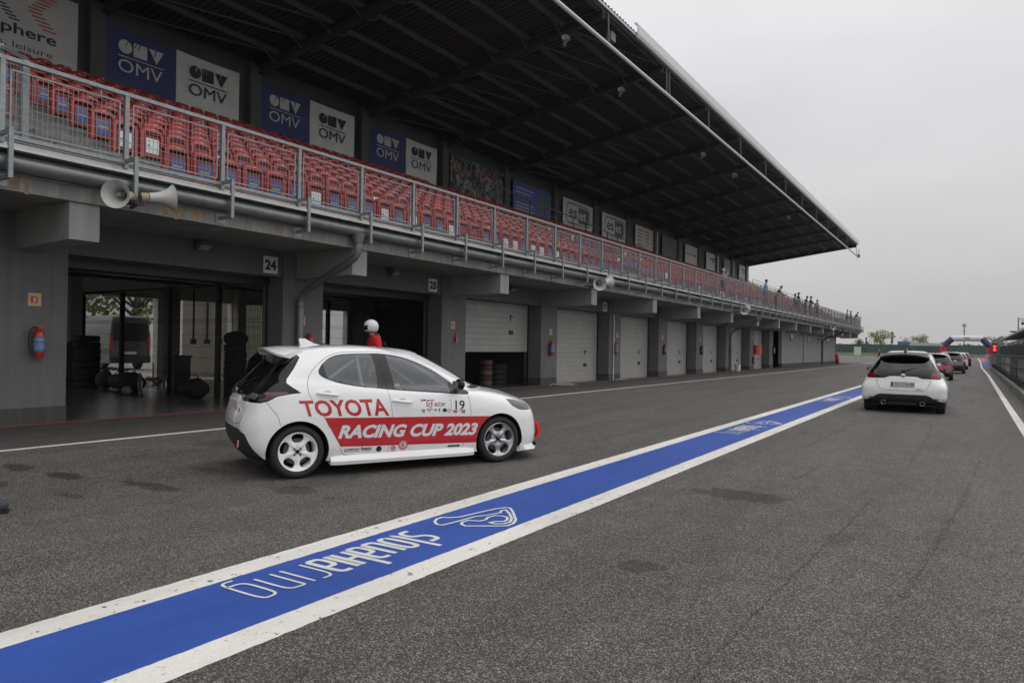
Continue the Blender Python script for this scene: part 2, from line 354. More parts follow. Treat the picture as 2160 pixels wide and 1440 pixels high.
# ------------------------------------------------------------------ concrete / building materials
def concrete(name, c, streak=.25, sc=1.2, fine=.12):
    M = bpy.data.materials.new(name); M.use_nodes = True; n = M.node_tree; L = n.links.new; N = n.nodes.new
    b = n.nodes['Principled BSDF']; b.inputs['Roughness'].default_value = .85
    t = N('ShaderNodeTexCoord')
    def nz(s, d, st=None):
        z = N('ShaderNodeTexNoise'); z.inputs['Scale'].default_value = s; z.inputs['Detail'].default_value = d; z.inputs['Roughness'].default_value = .65
        src = t.outputs['Object']
        if st: mp = N('ShaderNodeMapping'); mp.inputs['Scale'].default_value = st; L(src, mp.inputs[0]); src = mp.outputs[0]
        L(src, z.inputs['Vector']); return z.outputs[0]
    def rng(x, lo, hi, a=.3, bb=.7):
        r = N('ShaderNodeMapRange'); r.inputs[1].default_value = a; r.inputs[2].default_value = bb; r.inputs[3].default_value = lo; r.inputs[4].default_value = hi
        L(x, r.inputs[0]); return r.outputs[0]
    def mul(a, c_):
        x = N('ShaderNodeMath'); x.operation = 'MULTIPLY'; L(a, x.inputs[0]); L(c_, x.inputs[1]); return x.outputs[0]
    v = mul(mul(rng(nz(sc, 5), 1-streak*.6, 1+streak*.5), rng(nz(2.2, 6, (1, 3.0, .16)), 1-streak, 1+streak*.5)), rng(nz(70, 3), 1-fine, 1+fine))
    s = N('ShaderNodeVectorMath'); s.operation = 'SCALE'; s.inputs[0].default_value = c; L(v, s.inputs['Scale']); L(s.outputs[0], b.inputs['Base Color'])
    bp = N('ShaderNodeBump'); bp.inputs['Strength'].default_value = .35; bp.inputs['Distance'].default_value = .006; L(nz(55, 5), bp.inputs['Height']); L(bp.outputs[0], b.inputs['Normal'])
    return M
CW = concrete('wall_render', (.145, .143, .146), .16); CP = concrete('plinth', (.072, .070, .068), .25); CD = concrete('lintel_render', (.118, .118, .120), .12)
CB = concrete('beam_concrete', (.29, .286, .278), .16); CSL = concrete('deck_concrete', (.26, .255, .242), .34, .9); CT = concrete('terrace_concrete', (.20, .195, .185), .3, 1.5)
STEEL_D = mat('dark_steel', (.040, .041, .045), .6, noise=(2, .15)); PURL = mat('purlin_steel', (.13, .135, .142), .5, .3, noise=(3, .2))
GALV = mat('galvanised_steel', (.25, .27, .28), .45, .55, noise=(14, .22)); ZINC = mat('zinc_gutter', (.23, .24, .25), .4, .6, noise=(4, .12))
FASC = mat('fascia_panel', (.62, .63, .65), .45, .1, noise=(.6, .04)); DECKR = mat('roof_sheet', (.070, .072, .076), .55, .2, noise=(1.5, .2))
BLACK = mat('black_plastic', (.012, .012, .013), .5); RUBBER = mat('rubber', (.016, .016, .017), .75, noise=(20, .2)); DOORM = None
def door_mat():
    M = bpy.data.materials.new('sectional_door'); M.use_nodes = True; n = M.node_tree; L = n.links.new; N = n.nodes.new
    b = n.nodes['Principled BSDF']; b.inputs['Roughness'].default_value = .5
    t = N('ShaderNodeTexCoord'); z = N('ShaderNodeTexNoise'); z.inputs['Scale'].default_value = 1.3; z.inputs['Detail'].default_value = 5; L(t.outputs['Object'], z.inputs['Vector'])
    r = N('ShaderNodeMapRange'); r.inputs[1].default_value = .3; r.inputs[2].default_value = .7; r.inputs[3].default_value = .92; r.inputs[4].default_value = 1.06; L(z.outputs[0], r.inputs[0])
    s = N('ShaderNodeVectorMath'); s.operation = 'SCALE'; s.inputs[0].default_value = (.36, .355, .34); L(r.outputs[0], s.inputs['Scale']); L(s.outputs[0], b.inputs['Base Color'])
    return M
DOORM = door_mat()
XW, XS, XE, XB = -13.9, -11.9, -11.95, -24.3          # garage wall, deck edge, beam ends, back of the stand
P = 6.02; colY = lambda k: 5.45 + P*k
YA, YB = -8.6, 97.6

bld = empty('pit_building', 'long grey pit garage building with a roofed red-seated grandstand above its doors', 'building')
lower = bld
# ---- columns with plinths
for k in range(-2, 10):
    c = MB().box((XW-.75, colY(k)-.62, .30), (XW, colY(k)+.62, 3.72)).build('column', CW, bld)
    MB().box((XW-.75, colY(k)-.625, 0), (XW+.015, colY(k)+.625, .297)).build('plinth', CP, c)
# ---- lintels
for k in range(-2, 9):
    MB().box((XW-.5, colY(k)+.625, 3.10), (XW-.05, colY(k+1)-.625, 3.715)).build('lintel', CD, bld)
# ---- far solid wall with ribs and small windows
w = MB(); w.box((XW-.3, 63.5, .32), (XW-.02, 91.6, 3.7)); w.build('end_wall', mat('far_wall', (.27, .262, .25), .85, noise=(1, .08)), bld)
MB().box((XW-.3, 63.5, 0), (XW, 91.6, .318)).build('end_wall_plinth', CP, bld)
MB().box((XW-1.6, 60.25, 0), (XW-1.4, 92, 3.7)).build('recess_wall', CD, bld)
for y in (72.6, 82.3): MB().box((XW-.02, y, 0), (XW+.03, y+.18, 3.7)).build('wall_rib', CD, bld)
for y in (66.8, 74.8, 80.3, 85.7): 
    f = MB().box((XW-.05, y, 2.35), (XW+.02, y+1.0, 3.15)).build('window', BLACK, bld)
    MB().box((XW+.015, y+.08, 2.42), (XW+.03, y+.92, 3.08)).build('pane', mat('dim_pane', (.02, .022, .025), .1), f)
MB().box((XW-.9, 91.62, 0), (XW-.05, 92.6, 3.71)).build('corner_column', CD, bld)
# ---- cantilever beams
for k in range(-2, 16):
    yy = colY(k)
    MB().prism([(XW-.01, 3.09), (XE, 3.12), (XE, 3.717), (XW-.01, 3.717)], yy-.23, yy+.23).build('cantilever_beam', CB, bld)
# ---- deck slab (edge upstand + soffit)
MB().box((XB-.9, YA, 3.72), (XS, YB, 4.30)).build('deck_slab', CSL, bld)
MB().box((XS-.9, YA, 4.303), (XS+.03, YB, 4.42)).build('deck_edge', mat('edge_flashing', (.42, .42, .41), .4, .4, noise=(3, .15)), bld)
MB().box((XS, YA, 3.955), (XS+.05, YB, 3.985)).build('cable_tray', GALV, bld)
# rust stains running down the slab edge
rs = MB(); rr = random.Random(4)
for (yy, wd, hh) in ((4.05, .05, .2), (4.45, .05, .2), (4.6, .03, .24), (6.75, .06, .2), (6.95, .03, .24), (7.05, .05, .18), (7.3, .05, .22), (7.5, .03, .2), (9.1, .05, .16), (9.2, .03, .2)):
    n_ = 5; V = []
    for i in range(n_+1): V.append((XS+.003, yy-wd*(.8+.6*rr.random()), 3.94-hh*i/n_))
    for i in range(n_, -1, -1): V.append((XS+.003, yy+wd*(.8+.6*rr.random()), 3.94-hh*i/n_))
    rs.add(V, [tuple(range(len(V)))])
rs.build('rust_streak', mat('rust', (.28, .20, .12), .9, noise=(14, .4)), bld)
# ---- interiors of the garages
MB().box((XB-.9, YA, -.3), (XW-.0, 92, .006)).build('garage_floor', mat('polished_floor', (.10, .10, .102), .22, noise=(.8, .3, (1, 1, 1))), bld)
MB().box((XW+.0, YA, .0), (XW+.07, 60, .011)).build('red_threshold', mat('red_edge', (.23, .05, .055), .7, noise=(5, .4)), bld)
CI = concrete('inner_wall', (.62, .60, .54), .06)
iw = MB(); ypos = YA
open_rear = [(-.4, 3.4), (5.2, 8.9), (11.25, 13.95), (14.6, 17.0), (17.42, 19.8), (20.9, 23.2), (24.0, 26.2)]
for a, c in open_rear:
    iw.box((XB-.95, ypos, 0), (XB-.65, a, 3.715)); iw.box((XB-.9, a, 3.05), (XB-.7, c, 3.715)); ypos = c
iw.box((XB-.95, ypos, 0), (XB-.65, 92, 3.715)); iw.build('rear_wall', CI, bld)
for k in range(3, 10): MB().box((XB-.6, colY(k)-.08, 0), (XW-.76, colY(k)+.08, 3.715)).build('dividing_wall', mat('dark_divider', (.05, .05, .05), .9), bld)
# interior rear columns, pipes and conduits
for y in (11.0, 14.4, 17.2, 20.1): MB().box((XB-.6, y-.18, 0), (XB-.25, y+.18, 3.71)).build('rear_column', mat('dim_column', (.30, .29, .26), .8), bld)
ip = MB()
for y in (15.3, 16.4): ip.tube([(XB-.55, y, 1.6), (XB-.55, y, 3.5)], .04); ip.box((XB-.62, y-.1, 1.4), (XB-.5, y+.1, 1.6))
for z in (3.45, 3.3): ip.tube([(-20.5, YA, z), (-20.5, 30, z)], .05)
ip.tube([(-15.6, 6.5, 3.4), (-24, 6.5, 3.4)], .04); ip.box((-22, 8.5, 3.35), (-21.7, 10, 3.45))
ip.build('conduit', mat('conduit', (.06, .06, .06), .6), bld)
# ---- sectional doors
def garage_door(k, bottom):
    y0, y1 = colY(k)+.66, colY(k+1)-.66; x = XW-.62; b = MB(); ph = .205; z = bottom; top = 3.12
    while z < top:
        h = min(ph, top-z)
        b.add([(x, y0, z), (x, y1, z), (x+.012, y1, z+.02), (x+.012, y0, z+.02), (x+.012, y1, z+h-.02), (x+.012, y0, z+h-.02), (x, y1, z+h), (x, y0, z+h)],
              [(0, 1, 2, 3), (3, 2, 4, 5), (5, 4, 6, 7)]); z += ph
    b.box((x-.04, y0, bottom), (x-.002, y1, top)); b.box((x-.03, y0, bottom-.03), (x+.016, y1, bottom+.012))
    d = b.build('garage_door', DOORM, bld, fixn=True)
    MB().box((x+.005, y1-1.3, bottom+.62), (x+.035, y1-1.02, bottom+.77), BLACK).build('window', BLACK, d)
    MB().tube([(x+.02, y1-1.3, bottom+1.3), (x+.06, y1-1.2, bottom+1.3), (x+.06, y1-1.05, bottom+1.3)], .016).box((x+.008, y1-1.22, bottom+1.14), (x+.02, y1-1.16, bottom+1.36)).build('handle', BLACK, d)
garage_door(2, 1.33)
for k in range(3, 9): garage_door(k, .03)
for k in range(0, 9):
    for y in (colY(k)+.64, colY(k+1)-.66): MB().box((XW-.62, y, 0), (XW-.56, y+.03, 3.1)).build('door_track', BLACK, bld)
for k in (-1, 0, 1): MB().box((XW-.75, colY(k)+.63, 2.90), (XW-.52, colY(k+1)-.63, 3.09)).build('rolled_door', BLACK, bld)

# ---- terraces
NR = 13; RX0 = -12.35; RD = .9; RZ = .395
tb = MB(); prof = [(RX0, 4.30)]
for i in range(NR):
    z = 4.45+RZ*i; xa = RX0-RD*i; prof += [(xa, z), (xa-RD, z)]
prof += [(RX0-RD*NR, 9.6), (XB+.3, 9.6), (XB+.3, 4.30)]
V = []; nP = len(prof)
ys = [YA, 27.1, 92.3]
for y in (YA, 92.3): V += [(x, y, z) for x, z in prof]
F = [(i, i+1, nP+i+1, nP+i) for i in range(nP-1)] + [tuple(range(nP-1, -1, -1)), tuple(range(nP, 2*nP))]
tb.add(V, F); tb.build('terrace', CT, bld)
for (ya_, yb_) in ((5.75, 6.75), (27.2, 28.3), (58, 59.2)):
  st = MB()
  for i in range(NR*2):
    st.box((RX0-.45*i-.445, ya_, 4.45+RZ*.5*i-.2), (RX0-.45*i+.004, yb_, 4.455+RZ*.5*i))
  st.build('aisle_steps', CT, bld)
# ---- back wall and upper columns
MB().box((XB-.25, YA, 9.6), (XB-.1, 92, 12.9)).build('back_wall', mat('dark_cladding', (.055, .056, .06), .6, noise=(1, .2)), bld)
for k in range(-2, 15):
    y = colY(k)+(.35 if k == 14 else 0)
    MB().box((XB-.1, y-.42, 9.0), (XB+.25, y+.05, 12.6)).build('upper_column', mat('upper_column', (.075, .077, .08), .7, noise=(1, .1)), bld)
# ---- roof
zr = lambda x: 12.24 + (x+24.5)*(13.83-12.24)/12.6          # underside of the rafters
XF = -11.69
roof = MB(); y = YA; V = []; F = []; pz = .0
k_ = 0
xs_ = [XB-1.2, XF+.02]
while y < 92.1:
    for (dy, dz) in ((0, 0), (.10, 0), (.13, .07), (.23, .07)):
        for x in xs_: V.append((x, y+dy, zr(x)+.60+dz))
        k_ += 1
    y += .26
for i in range(k_-1): F.append((2*i, 2*i+1, 2*i+3, 2*i+2))
roof.add(V, F); rf = roof.build('roof', DECKR, bld, fixn=False)
for k in range(-2, 15):
    y = colY(k)+(1.9 if k == 14 else 0); x0, x1 = XB-.6, XF-.05; b = MB()
    for (zo, h, wd) in ((0, .035, .26), (.03, .40, .05), (.42, .035, .26)):
        b.prism([(x0, zr(x0)+zo), (x1, zr(x1)+zo*(.55)+.10), (x1, zr(x1)+.10+(zo+h)*(.55 if zo > .2 else .55)), (x0, zr(x0)+zo+h)], y-wd/2, y+wd/2)
    b.build('rafter', STEEL_D, rf)
NP = 8
for j in range(NP+1):
    x = XB-.2 + (XF-.25-(XB-.2))*j/NP; b = MB()
    b.box((x-.05, YA, zr(x)+.40), (x+.05, 91.9, zr(x)+.415)); b.box((x-.012, YA, zr(x)+.415), (x+.012, 91.9, zr(x)+.575)); b.box((x-.05, YA, zr(x)+.575), (x+.05, 91.9, zr(x)+.59))
    b.build('purlin', PURL, rf)
    # fly braces from the rafter's lower flange up to the purlin
for k in range(-1, 15):
    b = MB()
    for j in range(NP):
        x = XB-.2 + (XF-.25-(XB-.2))*j/NP; y = colY(k)
        b.bar((x, y+.1, zr(x)+.06), (x, y+1.0, zr(x)+.5), .04, .04); b.bar((x, y-.1, zr(x)+.06), (x, y-1.0, zr(x)+.5), .04, .04)
    if k % 2 == 1:
        for j in range(0, NP):
            xa = XB-.2+(XF-.25-(XB-.2))*j/NP; xb = XB-.2+(XF-.25-(XB-.2))*(j+1)/NP
            b.bar((xa, colY(k)+.1, zr(xa)+.44), (xb, colY(k+1)-.1, zr(xb)+.44), .05, .05)
    b.build('roof_brace', PURL, rf)
# fascia (starts 26 m down the lane), edge trim before it
zt = zr(XF)
fb = MB(); pf = [(XF+.0, zt+.42), (XF+.10, zt+.43), (XF+.15, zt+.55), (XF+.15, zt+.92), (XF+.06, zt+1.03), (XF-.05, zt+1.06), (XF-.05, zt+1.0), (XF+.02, zt+.96), (XF+.08, zt+.88), (XF+.08, zt+.5)]
fb.prism(pf, 26.35, 92.15); fb.build('fascia', FASC, rf)
MB().box((XF-.02, YA, zt+.46), (XF+.05, 26.34, zt+.56)).build('edge_trim', mat('edge_trim', (.42, .43, .45), .4, .3), rf)
MB().box((XF-.12, YA, zt+.36), (XF-.04, 92, zt+.48)).build('edge_beam', STEEL_D, rf)
gv = MB(); gv.prism([(XB-1.2, zr(XB-1.2)+.42), (XF, zt+.42), (XF, zt+.72), (XB-1.2, zr(XB-1.2)+.72)], 92.1, 92.16); gv.build('gable_trim', STEEL_D, rf)

# ------------------------------------------------------------------ rain goods, hanging pipe
pipe = MB(); pipe.tube([(-11.68, YA, 13.10), (-11.68, 92.9, 12.92)], .07, n=8)
t = empty('hanging_pipe', 'long pale steel pipe hung below the front edge of the grandstand roof', 'pipe')
pipe.build('pipe', mat('pale_pipe', (.70, .71, .73), .4, .1), t)
for k in range(-2, 15):
    y = colY(k)+.35+(1.4 if k == 14 else 0)
    MB().bar((-11.68, y, 13.05), (-11.72, y, 14.3), .05, .05).build('hanger', PURL, t)
    if k == 4: MB().bar((-11.68, y+.35, 13.05), (-11.72, y+.35, 14.3), .05, .05).build('hanger', PURL, t)
MB().box((-11.8, 92.7, 12.85), (-11.5, 93.05, 13.2)).tube([(-11.6, 92.9, 13.0), (-11.6, 92.9, 13.9)], .03).build('end_fitting', BLACK, t)
g = empty('roof_gutter', 'thick zinc gutter pipe running under the grandstand railing', 'gutter')
gm = MB(); gm.tube([(-11.73, YA, 4.10), (-11.73, YB, 4.10)], .125, n=18); gm.build('gutter_pipe', ZINC, g, smooth=True)
jm = MB(); y = YA+1
while y < YB: jm.tube([(-11.73, y, 4.10), (-11.73, y+.05, 4.10)], .130, n=18, caps=False); y += 2.98
jm.build('joint', mat('joint_zinc', (.22, .23, .24), .4, .7), g, smooth=True)
MB().box((XS+.032, YA, 4.245), (-11.52, YB, 4.285)).build('drip_flashing', mat('flashing', (.45, .46, .46), .35, .5, noise=(5, .15)), g)
def downpipe(yt, yw, label, r=.085, M=ZINC, thin=False):
    d = empty('downpipe', label, 'downpipe', (0, 0, 0), group='downpipes on the pit building')
    if thin:
        MB().tube([(XW+.06, yw, 3.05), (XW+.06, yw, .02)], r).build('pipe', M, d, smooth=True); return
    MB().tube([(-11.71, yt, 4.02), (-11.71, yt, 3.80)], [r*1.9, r*1.25], n=14).build('funnel', M, d, smooth=True)
    pts = [(-11.71, yt, 3.82), (-11.71, yt, 3.62), (-11.80, yt, 3.50), (-11.95, yt, 3.42)]
    pts += [(XW+.45, yw, 2.86), (XW+.25, yw, 2.74), (XW+.14, yw, 2.58), (XW+.12, yw, 2.3), (XW+.12, yw, .05)]
    MB().tube(pts, r, n=14).build('pipe', M, d, smooth=True)
    for z in (2.45, .9): MB().tube([(XW+.12, yw, z), (XW+.12, yw, z+.05)], r*1.13, n=14).box((XW, yw-.02, z), (XW+.1, yw+.02, z+.04)).build('clamp', GALV, d)
downpipe(11.18, 11.28, 'thick zinc downpipe bending from the gutter to the pillar right of door 24')
downpipe(0, 29.28, 'thin white downpipe on the pillar right of door 27', .03, mat('white_pipe', (.62, .62, .6), .5), True)
downpipe(47.2, 47.75, 'grey downpipe standing behind the white bucket', .07)
downpipe(82.2, 82.4, 'far dark downpipe on the windowed end wall', .07, STEEL_D)

# ------------------------------------------------------------------ front railing
rl = empty('front_railing', 'long galvanised mesh railing along the front of the grandstand', 'railing')
PY0, PSP = 6.03, 1.787
posts = [PY0+PSP*i for i in range(-7, 52)]
XR = -11.86
RT, RB = 5.62, 4.49
MB().box((XR-.04, YA+.4, RT-.01), (XR+.04, YB-.05, RT+.05)).build('top_rail', GALV, rl)
MB().box((XR-.03, YA+.4, RB-.02), (XR+.03, YB-.05, RB+.04)).build('bottom_rail', GALV, rl)
MB().box((XR-.02, YA+.4, 4.44), (XR+.0, YB-.05, 4.465)).build('toe_strip', GALV, rl)
pm = MB().box((-.035, -.035, 4.40), (.035, .035, RT)).box((.03, -.025, RB+.0), (.35, .025, RB+.055)).box((.30, -.03, 3.83), (.36, .03, RB+.07)).box((-.02, -.025, 3.83), (.30, .025, 3.885)).box((-.04, -.1, 3.76), (-.02, .1, 3.95))
p0 = pm.build('post', GALV, rl); p0.location = (XR, posts[0], 0)
WIREM = mat('wire_galv', (.24, .25, .26), .45, .5)
def mesh_panel(width, z0, z1, dv=.071, dh=.125, w=.0062, fr=.022):
    b = MB(); hw = width/2
    for (a, c) in (((-hw, z0), (-hw, z1)), ((hw, z0), (hw, z1)), ((-hw, z0), (hw, z0)), ((-hw, z1), (hw, z1))):
        b.bar((0, a[0], a[1]), (0, c[0], c[1]), fr, fr, up=(1, 0, 0))
    y = -hw+dv
    while y < hw-.02: b.bar((0, y, z0), (0, y, z1), w, w, WIREM, up=(1, 0, 0)); y += dv
    z = z0+dh
    while z < z1-.04: b.bar((.004, -hw, z), (.004, hw, z), w, w, WIREM, up=(1, 0, 0)); z += dh
    for yy in (-hw*.3, hw*.62):
        b.bar((0, yy, z1), (0, yy, RT), .014, .014, up=(1, 0, 0)); b.bar((0, yy, RB), (0, yy, z0), .014, .014, up=(1, 0, 0))
    for z in (z0+.25, z0+.6):
        for s in (-1, 1): b.bar((0, s*hw, z), (0, s*(hw+.13), z), .014, .014)
    return b
pn0 = mesh_panel(PSP-.22, RB+.1, RT-.13).build('mesh_panel', GALV, rl, fixn=False); pn0.location = (XR, (posts[0]+posts[1])/2, 0)
for i, y in enumerate(posts[1:]):
    c = p0.copy(); COL.objects.link(c); c.parent = rl; c.location = (XR, y, 0)
    if i+2 < len(posts)+0 and i+2 <= len(posts)-1:
        q = pn0.copy(); COL.objects.link(q); q.parent = rl; q.location = (XR, (y+posts[i+2])/2, 0)
# end returns
MB().box((-15.9, YB-.05, RT), (XR, YB, RT+.05)).box((-15.9, YB-.05, RB), (XR, YB, RB+.04)).build('end_rail', GALV, rl)
for x in (-12.9, -13.9, -14.9, -15.9): MB().box((x-.03, YB-.06, 4.4), (x+.03, YB, RT)).build('end_post', GALV, rl)
eb = MB(); x = -15.8
while x < XR: eb.bar((x, YB-.03, RB), (x, YB-.03, RT), .012, .012); x += .12
eb.build('end_infill', GALV, rl)
# sloping side railing at the stair on the left
sr = empty('stair_railing', 'short galvanised stair railing sloping down to the front railing at the left', 'railing')
a = Vector((-12.75, 4.52, 4.62)); c = Vector((-12.08, 4.62, 4.50))
for p_, h in ((a, 1.52), (c, 1.26)): MB().box((p_.x-.045, p_.y-.045, p_.z-.1), (p_.x+.045, p_.y+.045, p_.z+h)).build('post', GALV, sr)
MB().bar(a+Vector((-1.2, -.1, 2.05)), c+Vector((.05, 0, 1.27)), .06, .05).build('top_rail', GALV, sr)
ib = MB()
for i in range(8):
    f0 = a.lerp(c, (i+.5)/8); z0, z1 = f0.z+.15, f0.z+1.35-.2*i/8; ib.bar((f0.x, f0.y, z0), (f0.x, f0.y, z1), .008, .008)
for j in range(10): ib.bar(a+Vector((0, 0, .1+.13*j)), c+Vector((0, 0, .08+.11*j)), .008, .008)
ib.build('infill', GALV, sr)
# black guard railing in the upper tiers
DR = mat('dark_rail', (.03, .03, .032), .5)
def guard(pts, label, h=1.0, M=None, step=1.6):
    r = empty('guard_railing', label, 'railing', group='railings in the upper grandstand'); M = M or DR
    for (p, q) in zip(pts, pts[1:]):
        p = Vector(p); q = Vector(q); n = max(1, round((q-p).length/step))
        for z in (h, h*.62, h*.3): MB().bar(p+Vector((0, 0, z)), q+Vector((0, 0, z)), .045 if z == h else .022).build('rail', M, r)
        for i in range(n+1):
            s = p.lerp(q, i/n); MB().bar(s, s+Vector((0, 0, h)), .045, up=(1, 0, 0)).build('post', M, r)
guard([(-19.7, 27.9, 8.3), (-19.7, 37.5, 7.95), (-19.7, 46.5, 7.6)], 'black guard railing crossing in front of the middle banners', 1.1)
guard([(-14.9, 27.9, 5.5), (-14.9, 33.2, 5.5)], 'low grey railing around the stair opening in the lower seats', 1.0, GALV)
guard([(-20.0, 68, 7.8), (-20.0, 91.5, 7.6)], 'dark guard railing in front of the last banners', 1.1)
guard([(XB+.4, 92.1, 9.6), (-12.6, 92.1, 4.5)], 'grey railing sloping down the open end of the terraces', 1.05, GALV)

# ------------------------------------------------------------------ seats
RECESS_SHADE = mat('seat_recess_shade', (.06, .008, .008), .7)  # dark plate puts the shade between pan and shell into the colour
SEATR = mat('red_seat_plastic', (.40, .048, .044), .38, coat=.15, noise=(.35, .2)); SEATR_SHADED = mat('red_seat_pan_shaded', (.30, .035, .035), .5)  # pan is the same red, darkened to stand for its shade
STB = mat('blue_sticker', (.075, .10, .30), .35); STW = mat('white_sticker', (.72, .73, .74), .35); STY = mat('yellow_print', (.55, .5, .12), .5); FRAME = mat('seat_frame', (.02, .02, .02), .6)
HOODP = [(.098, .605), (.100, .64), (.085, .69), (.045, .725), (-.02, .742), (-.08, .735), (-.075, .40), (-.05, .05)]
def tint(M, a):
    n = M.node_tree; b = n.nodes['Principled BSDF']; l = b.inputs['Base Color'].links[0]; src = l.from_socket; oi = n.nodes.new('ShaderNodeObjectInfo'); r = n.nodes.new('ShaderNodeMapRange')
    r.inputs[3].default_value = 1-a; r.inputs[4].default_value = 1+a; n.links.new(oi.outputs['Random'], r.inputs[0]); v = n.nodes.new('ShaderNodeVectorMath'); v.operation = 'SCALE'
    n.links.new(src, v.inputs[0]); n.links.new(r.outputs[0], v.inputs['Scale']); n.links.new(v.outputs[0], b.inputs['Base Color'])
tint(SEATR, .16)
def seat_back_mb(lo=False):
    b = MB(); P_ = HOODP if not lo else [HOODP[0], HOODP[2], HOODP[4]]
    S = [-1, -.93, -.75, -.4, 0, .4, .75, .93, 1] if not lo else [-1, -.7, .7, 1]; V = []
    for (x, z) in P_:
        for s in S:
            f = max(0, (abs(s)-.45)/.55); zz = z-.10*f**2.2*max(0, min(1, (z-.54)/.15)); V.append((x-.035*f**3, s*.238, zz))
    n = len(S); b.add(V, [(i*n+j, i*n+j+1, (i+1)*n+j+1, (i+1)*n+j) for i in range(len(P_)-1) for j in range(n-1)])
    for s in (-1, 1):
        if lo: b.quad((.075, s*.18, .05), (.075, s*.238, .05), (.075, s*.238, .60), (.075, s*.18, .60))
        else: b.prism([(s*.178, .05), (s*.236, .05), (s*.237, .56), (s*.178, .61)], -.05, .088, plane='yz')
    if not lo: b.box((.02, -.178, .05), (.03, .178, .62), RECESS_SHADE); b.box((.088, -.03, .655), (.0985, .03, .675), TAGW)
    return b
TAGW = mat('seat_tag', (.55, .55, .55), .5)
def seat_pan_mb(): return MB().prism([(.032, .09), (.072, .09), (.084, .32), (.072, .51), (.045, .545), (.032, .53)], -.158, .158)
proto_back = seat_back_mb().build('backrest', SEATR, None, smooth=50).data
proto_pan = seat_pan_mb().build('folded_seat', SEATR_SHADED, None, smooth=30).data
stb = {}
for nm, M_, M2 in (('blue', STB, STY), ('white', STW, STB)):
    b = MB().add([(.0805, -.135, .17), (.0805, .135, .17), (.0885, .135, .32), (.0885, -.135, .32), (.0785, .135, .475), (.0785, -.135, .475)], [(0, 1, 2, 3), (3, 2, 4, 5)], M_)
    b.box((.085, -.11, .31), (.0905, .09 if nm == 'blue' else -.05, .335), M2)
    stb[nm] = b.build('sticker', M_, None).data
for o in list(bpy.data.objects):
    if o.name.split('.')[0] in ('backrest', 'folded_seat', 'sticker'): bpy.data.objects.remove(o)
rnd = random.Random(11)
seat_list = []
SP = .545
for i in range(NR):
    if i == 1: continue                                             # a walkway runs behind the first row
    x = RX0-.15-RD*i+(.04 if i == 0 else -.05); z = 4.45+RZ*i
    def runs():
        if i >= 3: yield (3.2, 5.5)
        if i < 3: yield (7.25, 26.9)
        else: yield (7.25, 26.9)
        if i >= 3: yield (28.7, 57.7)
        else: yield (33.6, 57.7)
        yield (59.5, 91.2)
    place = 0
    for (a, c) in runs():
        y = a
        while y < c:
            hole = (4 <= i <= 7) and 29.0 < y < 40.5
            if not hole:
                seat_list.append((i, place, x, y, z, rnd.random())); place += 1
            y += SP
def vis_score(s):
    i, pl, x, y, z, r = s; d = math.sqrt(x*x+y*y+(z-EYE)**2)
    return d + (100 if y < 6 and i < 4 else 0)
seat_list.sort(key=vis_score)
ORD = ['first','second','third','fourth','fifth','sixth','seventh','eighth','ninth','tenth','eleventh','twelfth','thirteenth']
def ordw(n):
    if n <= 13: return ORD[n-1]
    return '%d%s' % (n, 'th' if 10 <= n % 100 <= 20 else {1: 'st', 2: 'nd', 3: 'rd'}.get(n % 10, 'th'))
def seat_kind(i, r):
    if i > 8: return None if r < .75 else 'blue'
    return 'white' if r < .22 else ('blue' if r < .93 else None)
def seat_near(s):
    i, pl, x, y, z, r = s; kd = seat_kind(i, r)
    what = {'blue': 'red folding seat with a blue sticker', 'white': 'red folding seat with a white sticker', None: 'plain red folding seat'}[kd]
    o = empty('grandstand_seat', '%s, %s from the left in the %s row up' % (what, ordw(pl+1), ORD[max(0, i-1)]), 'seat', (x, y, z), group='red folding seats in the grandstand')
    o.rotation_euler = (0, R(rnd.uniform(-1.5, 1.5)), R(rnd.uniform(-2, 2)))
    for nm, me in (('backrest', proto_back), ('folded_seat', proto_pan)):
        c = bpy.data.objects.new(nm, me); COL.objects.link(c); c.parent = o
    if kd:
        c = bpy.data.objects.new('sticker', stb[kd]); COL.objects.link(c); c.parent = o
NEAR = seat_list[:300]; FAR = seat_list[300:]
for s in NEAR: seat_near(s)
fb = MB(); lo = seat_back_mb(True)
for (i, pl, x, y, z, r) in FAR:
    kd = seat_kind(i, r); jy = rnd.uniform(-.01, .01)
    fb.add([(x+a, y+b_+jy, z+c) for a, b_, c in lo.v], lo.f, SEATR)
    fb.add([(x+.03, y-.18, z+.05), (x+.03, y+.18, z+.05), (x+.03, y+.18, z+.62), (x+.03, y-.18, z+.62)], [(0, 1, 2, 3)], RECESS_SHADE)
    fb.quad((x+.078, y-.158, z+.07), (x+.078, y+.158, z+.07), (x+.075, y+.158, z+.54), (x+.075, y-.158, z+.54), SEATR_SHADED)
    if kd: fb.quad((x+.084, y-.135, z+.17), (x+.084, y+.135, z+.17), (x+.082, y+.135, z+.475), (x+.082, y-.135, z+.475), STB if kd == 'blue' else STW)
tag(fb.build('distant_seats', SEATR, fixn=False), 'rows of red folding seats filling the farther grandstand', 'seats', kind='stuff')
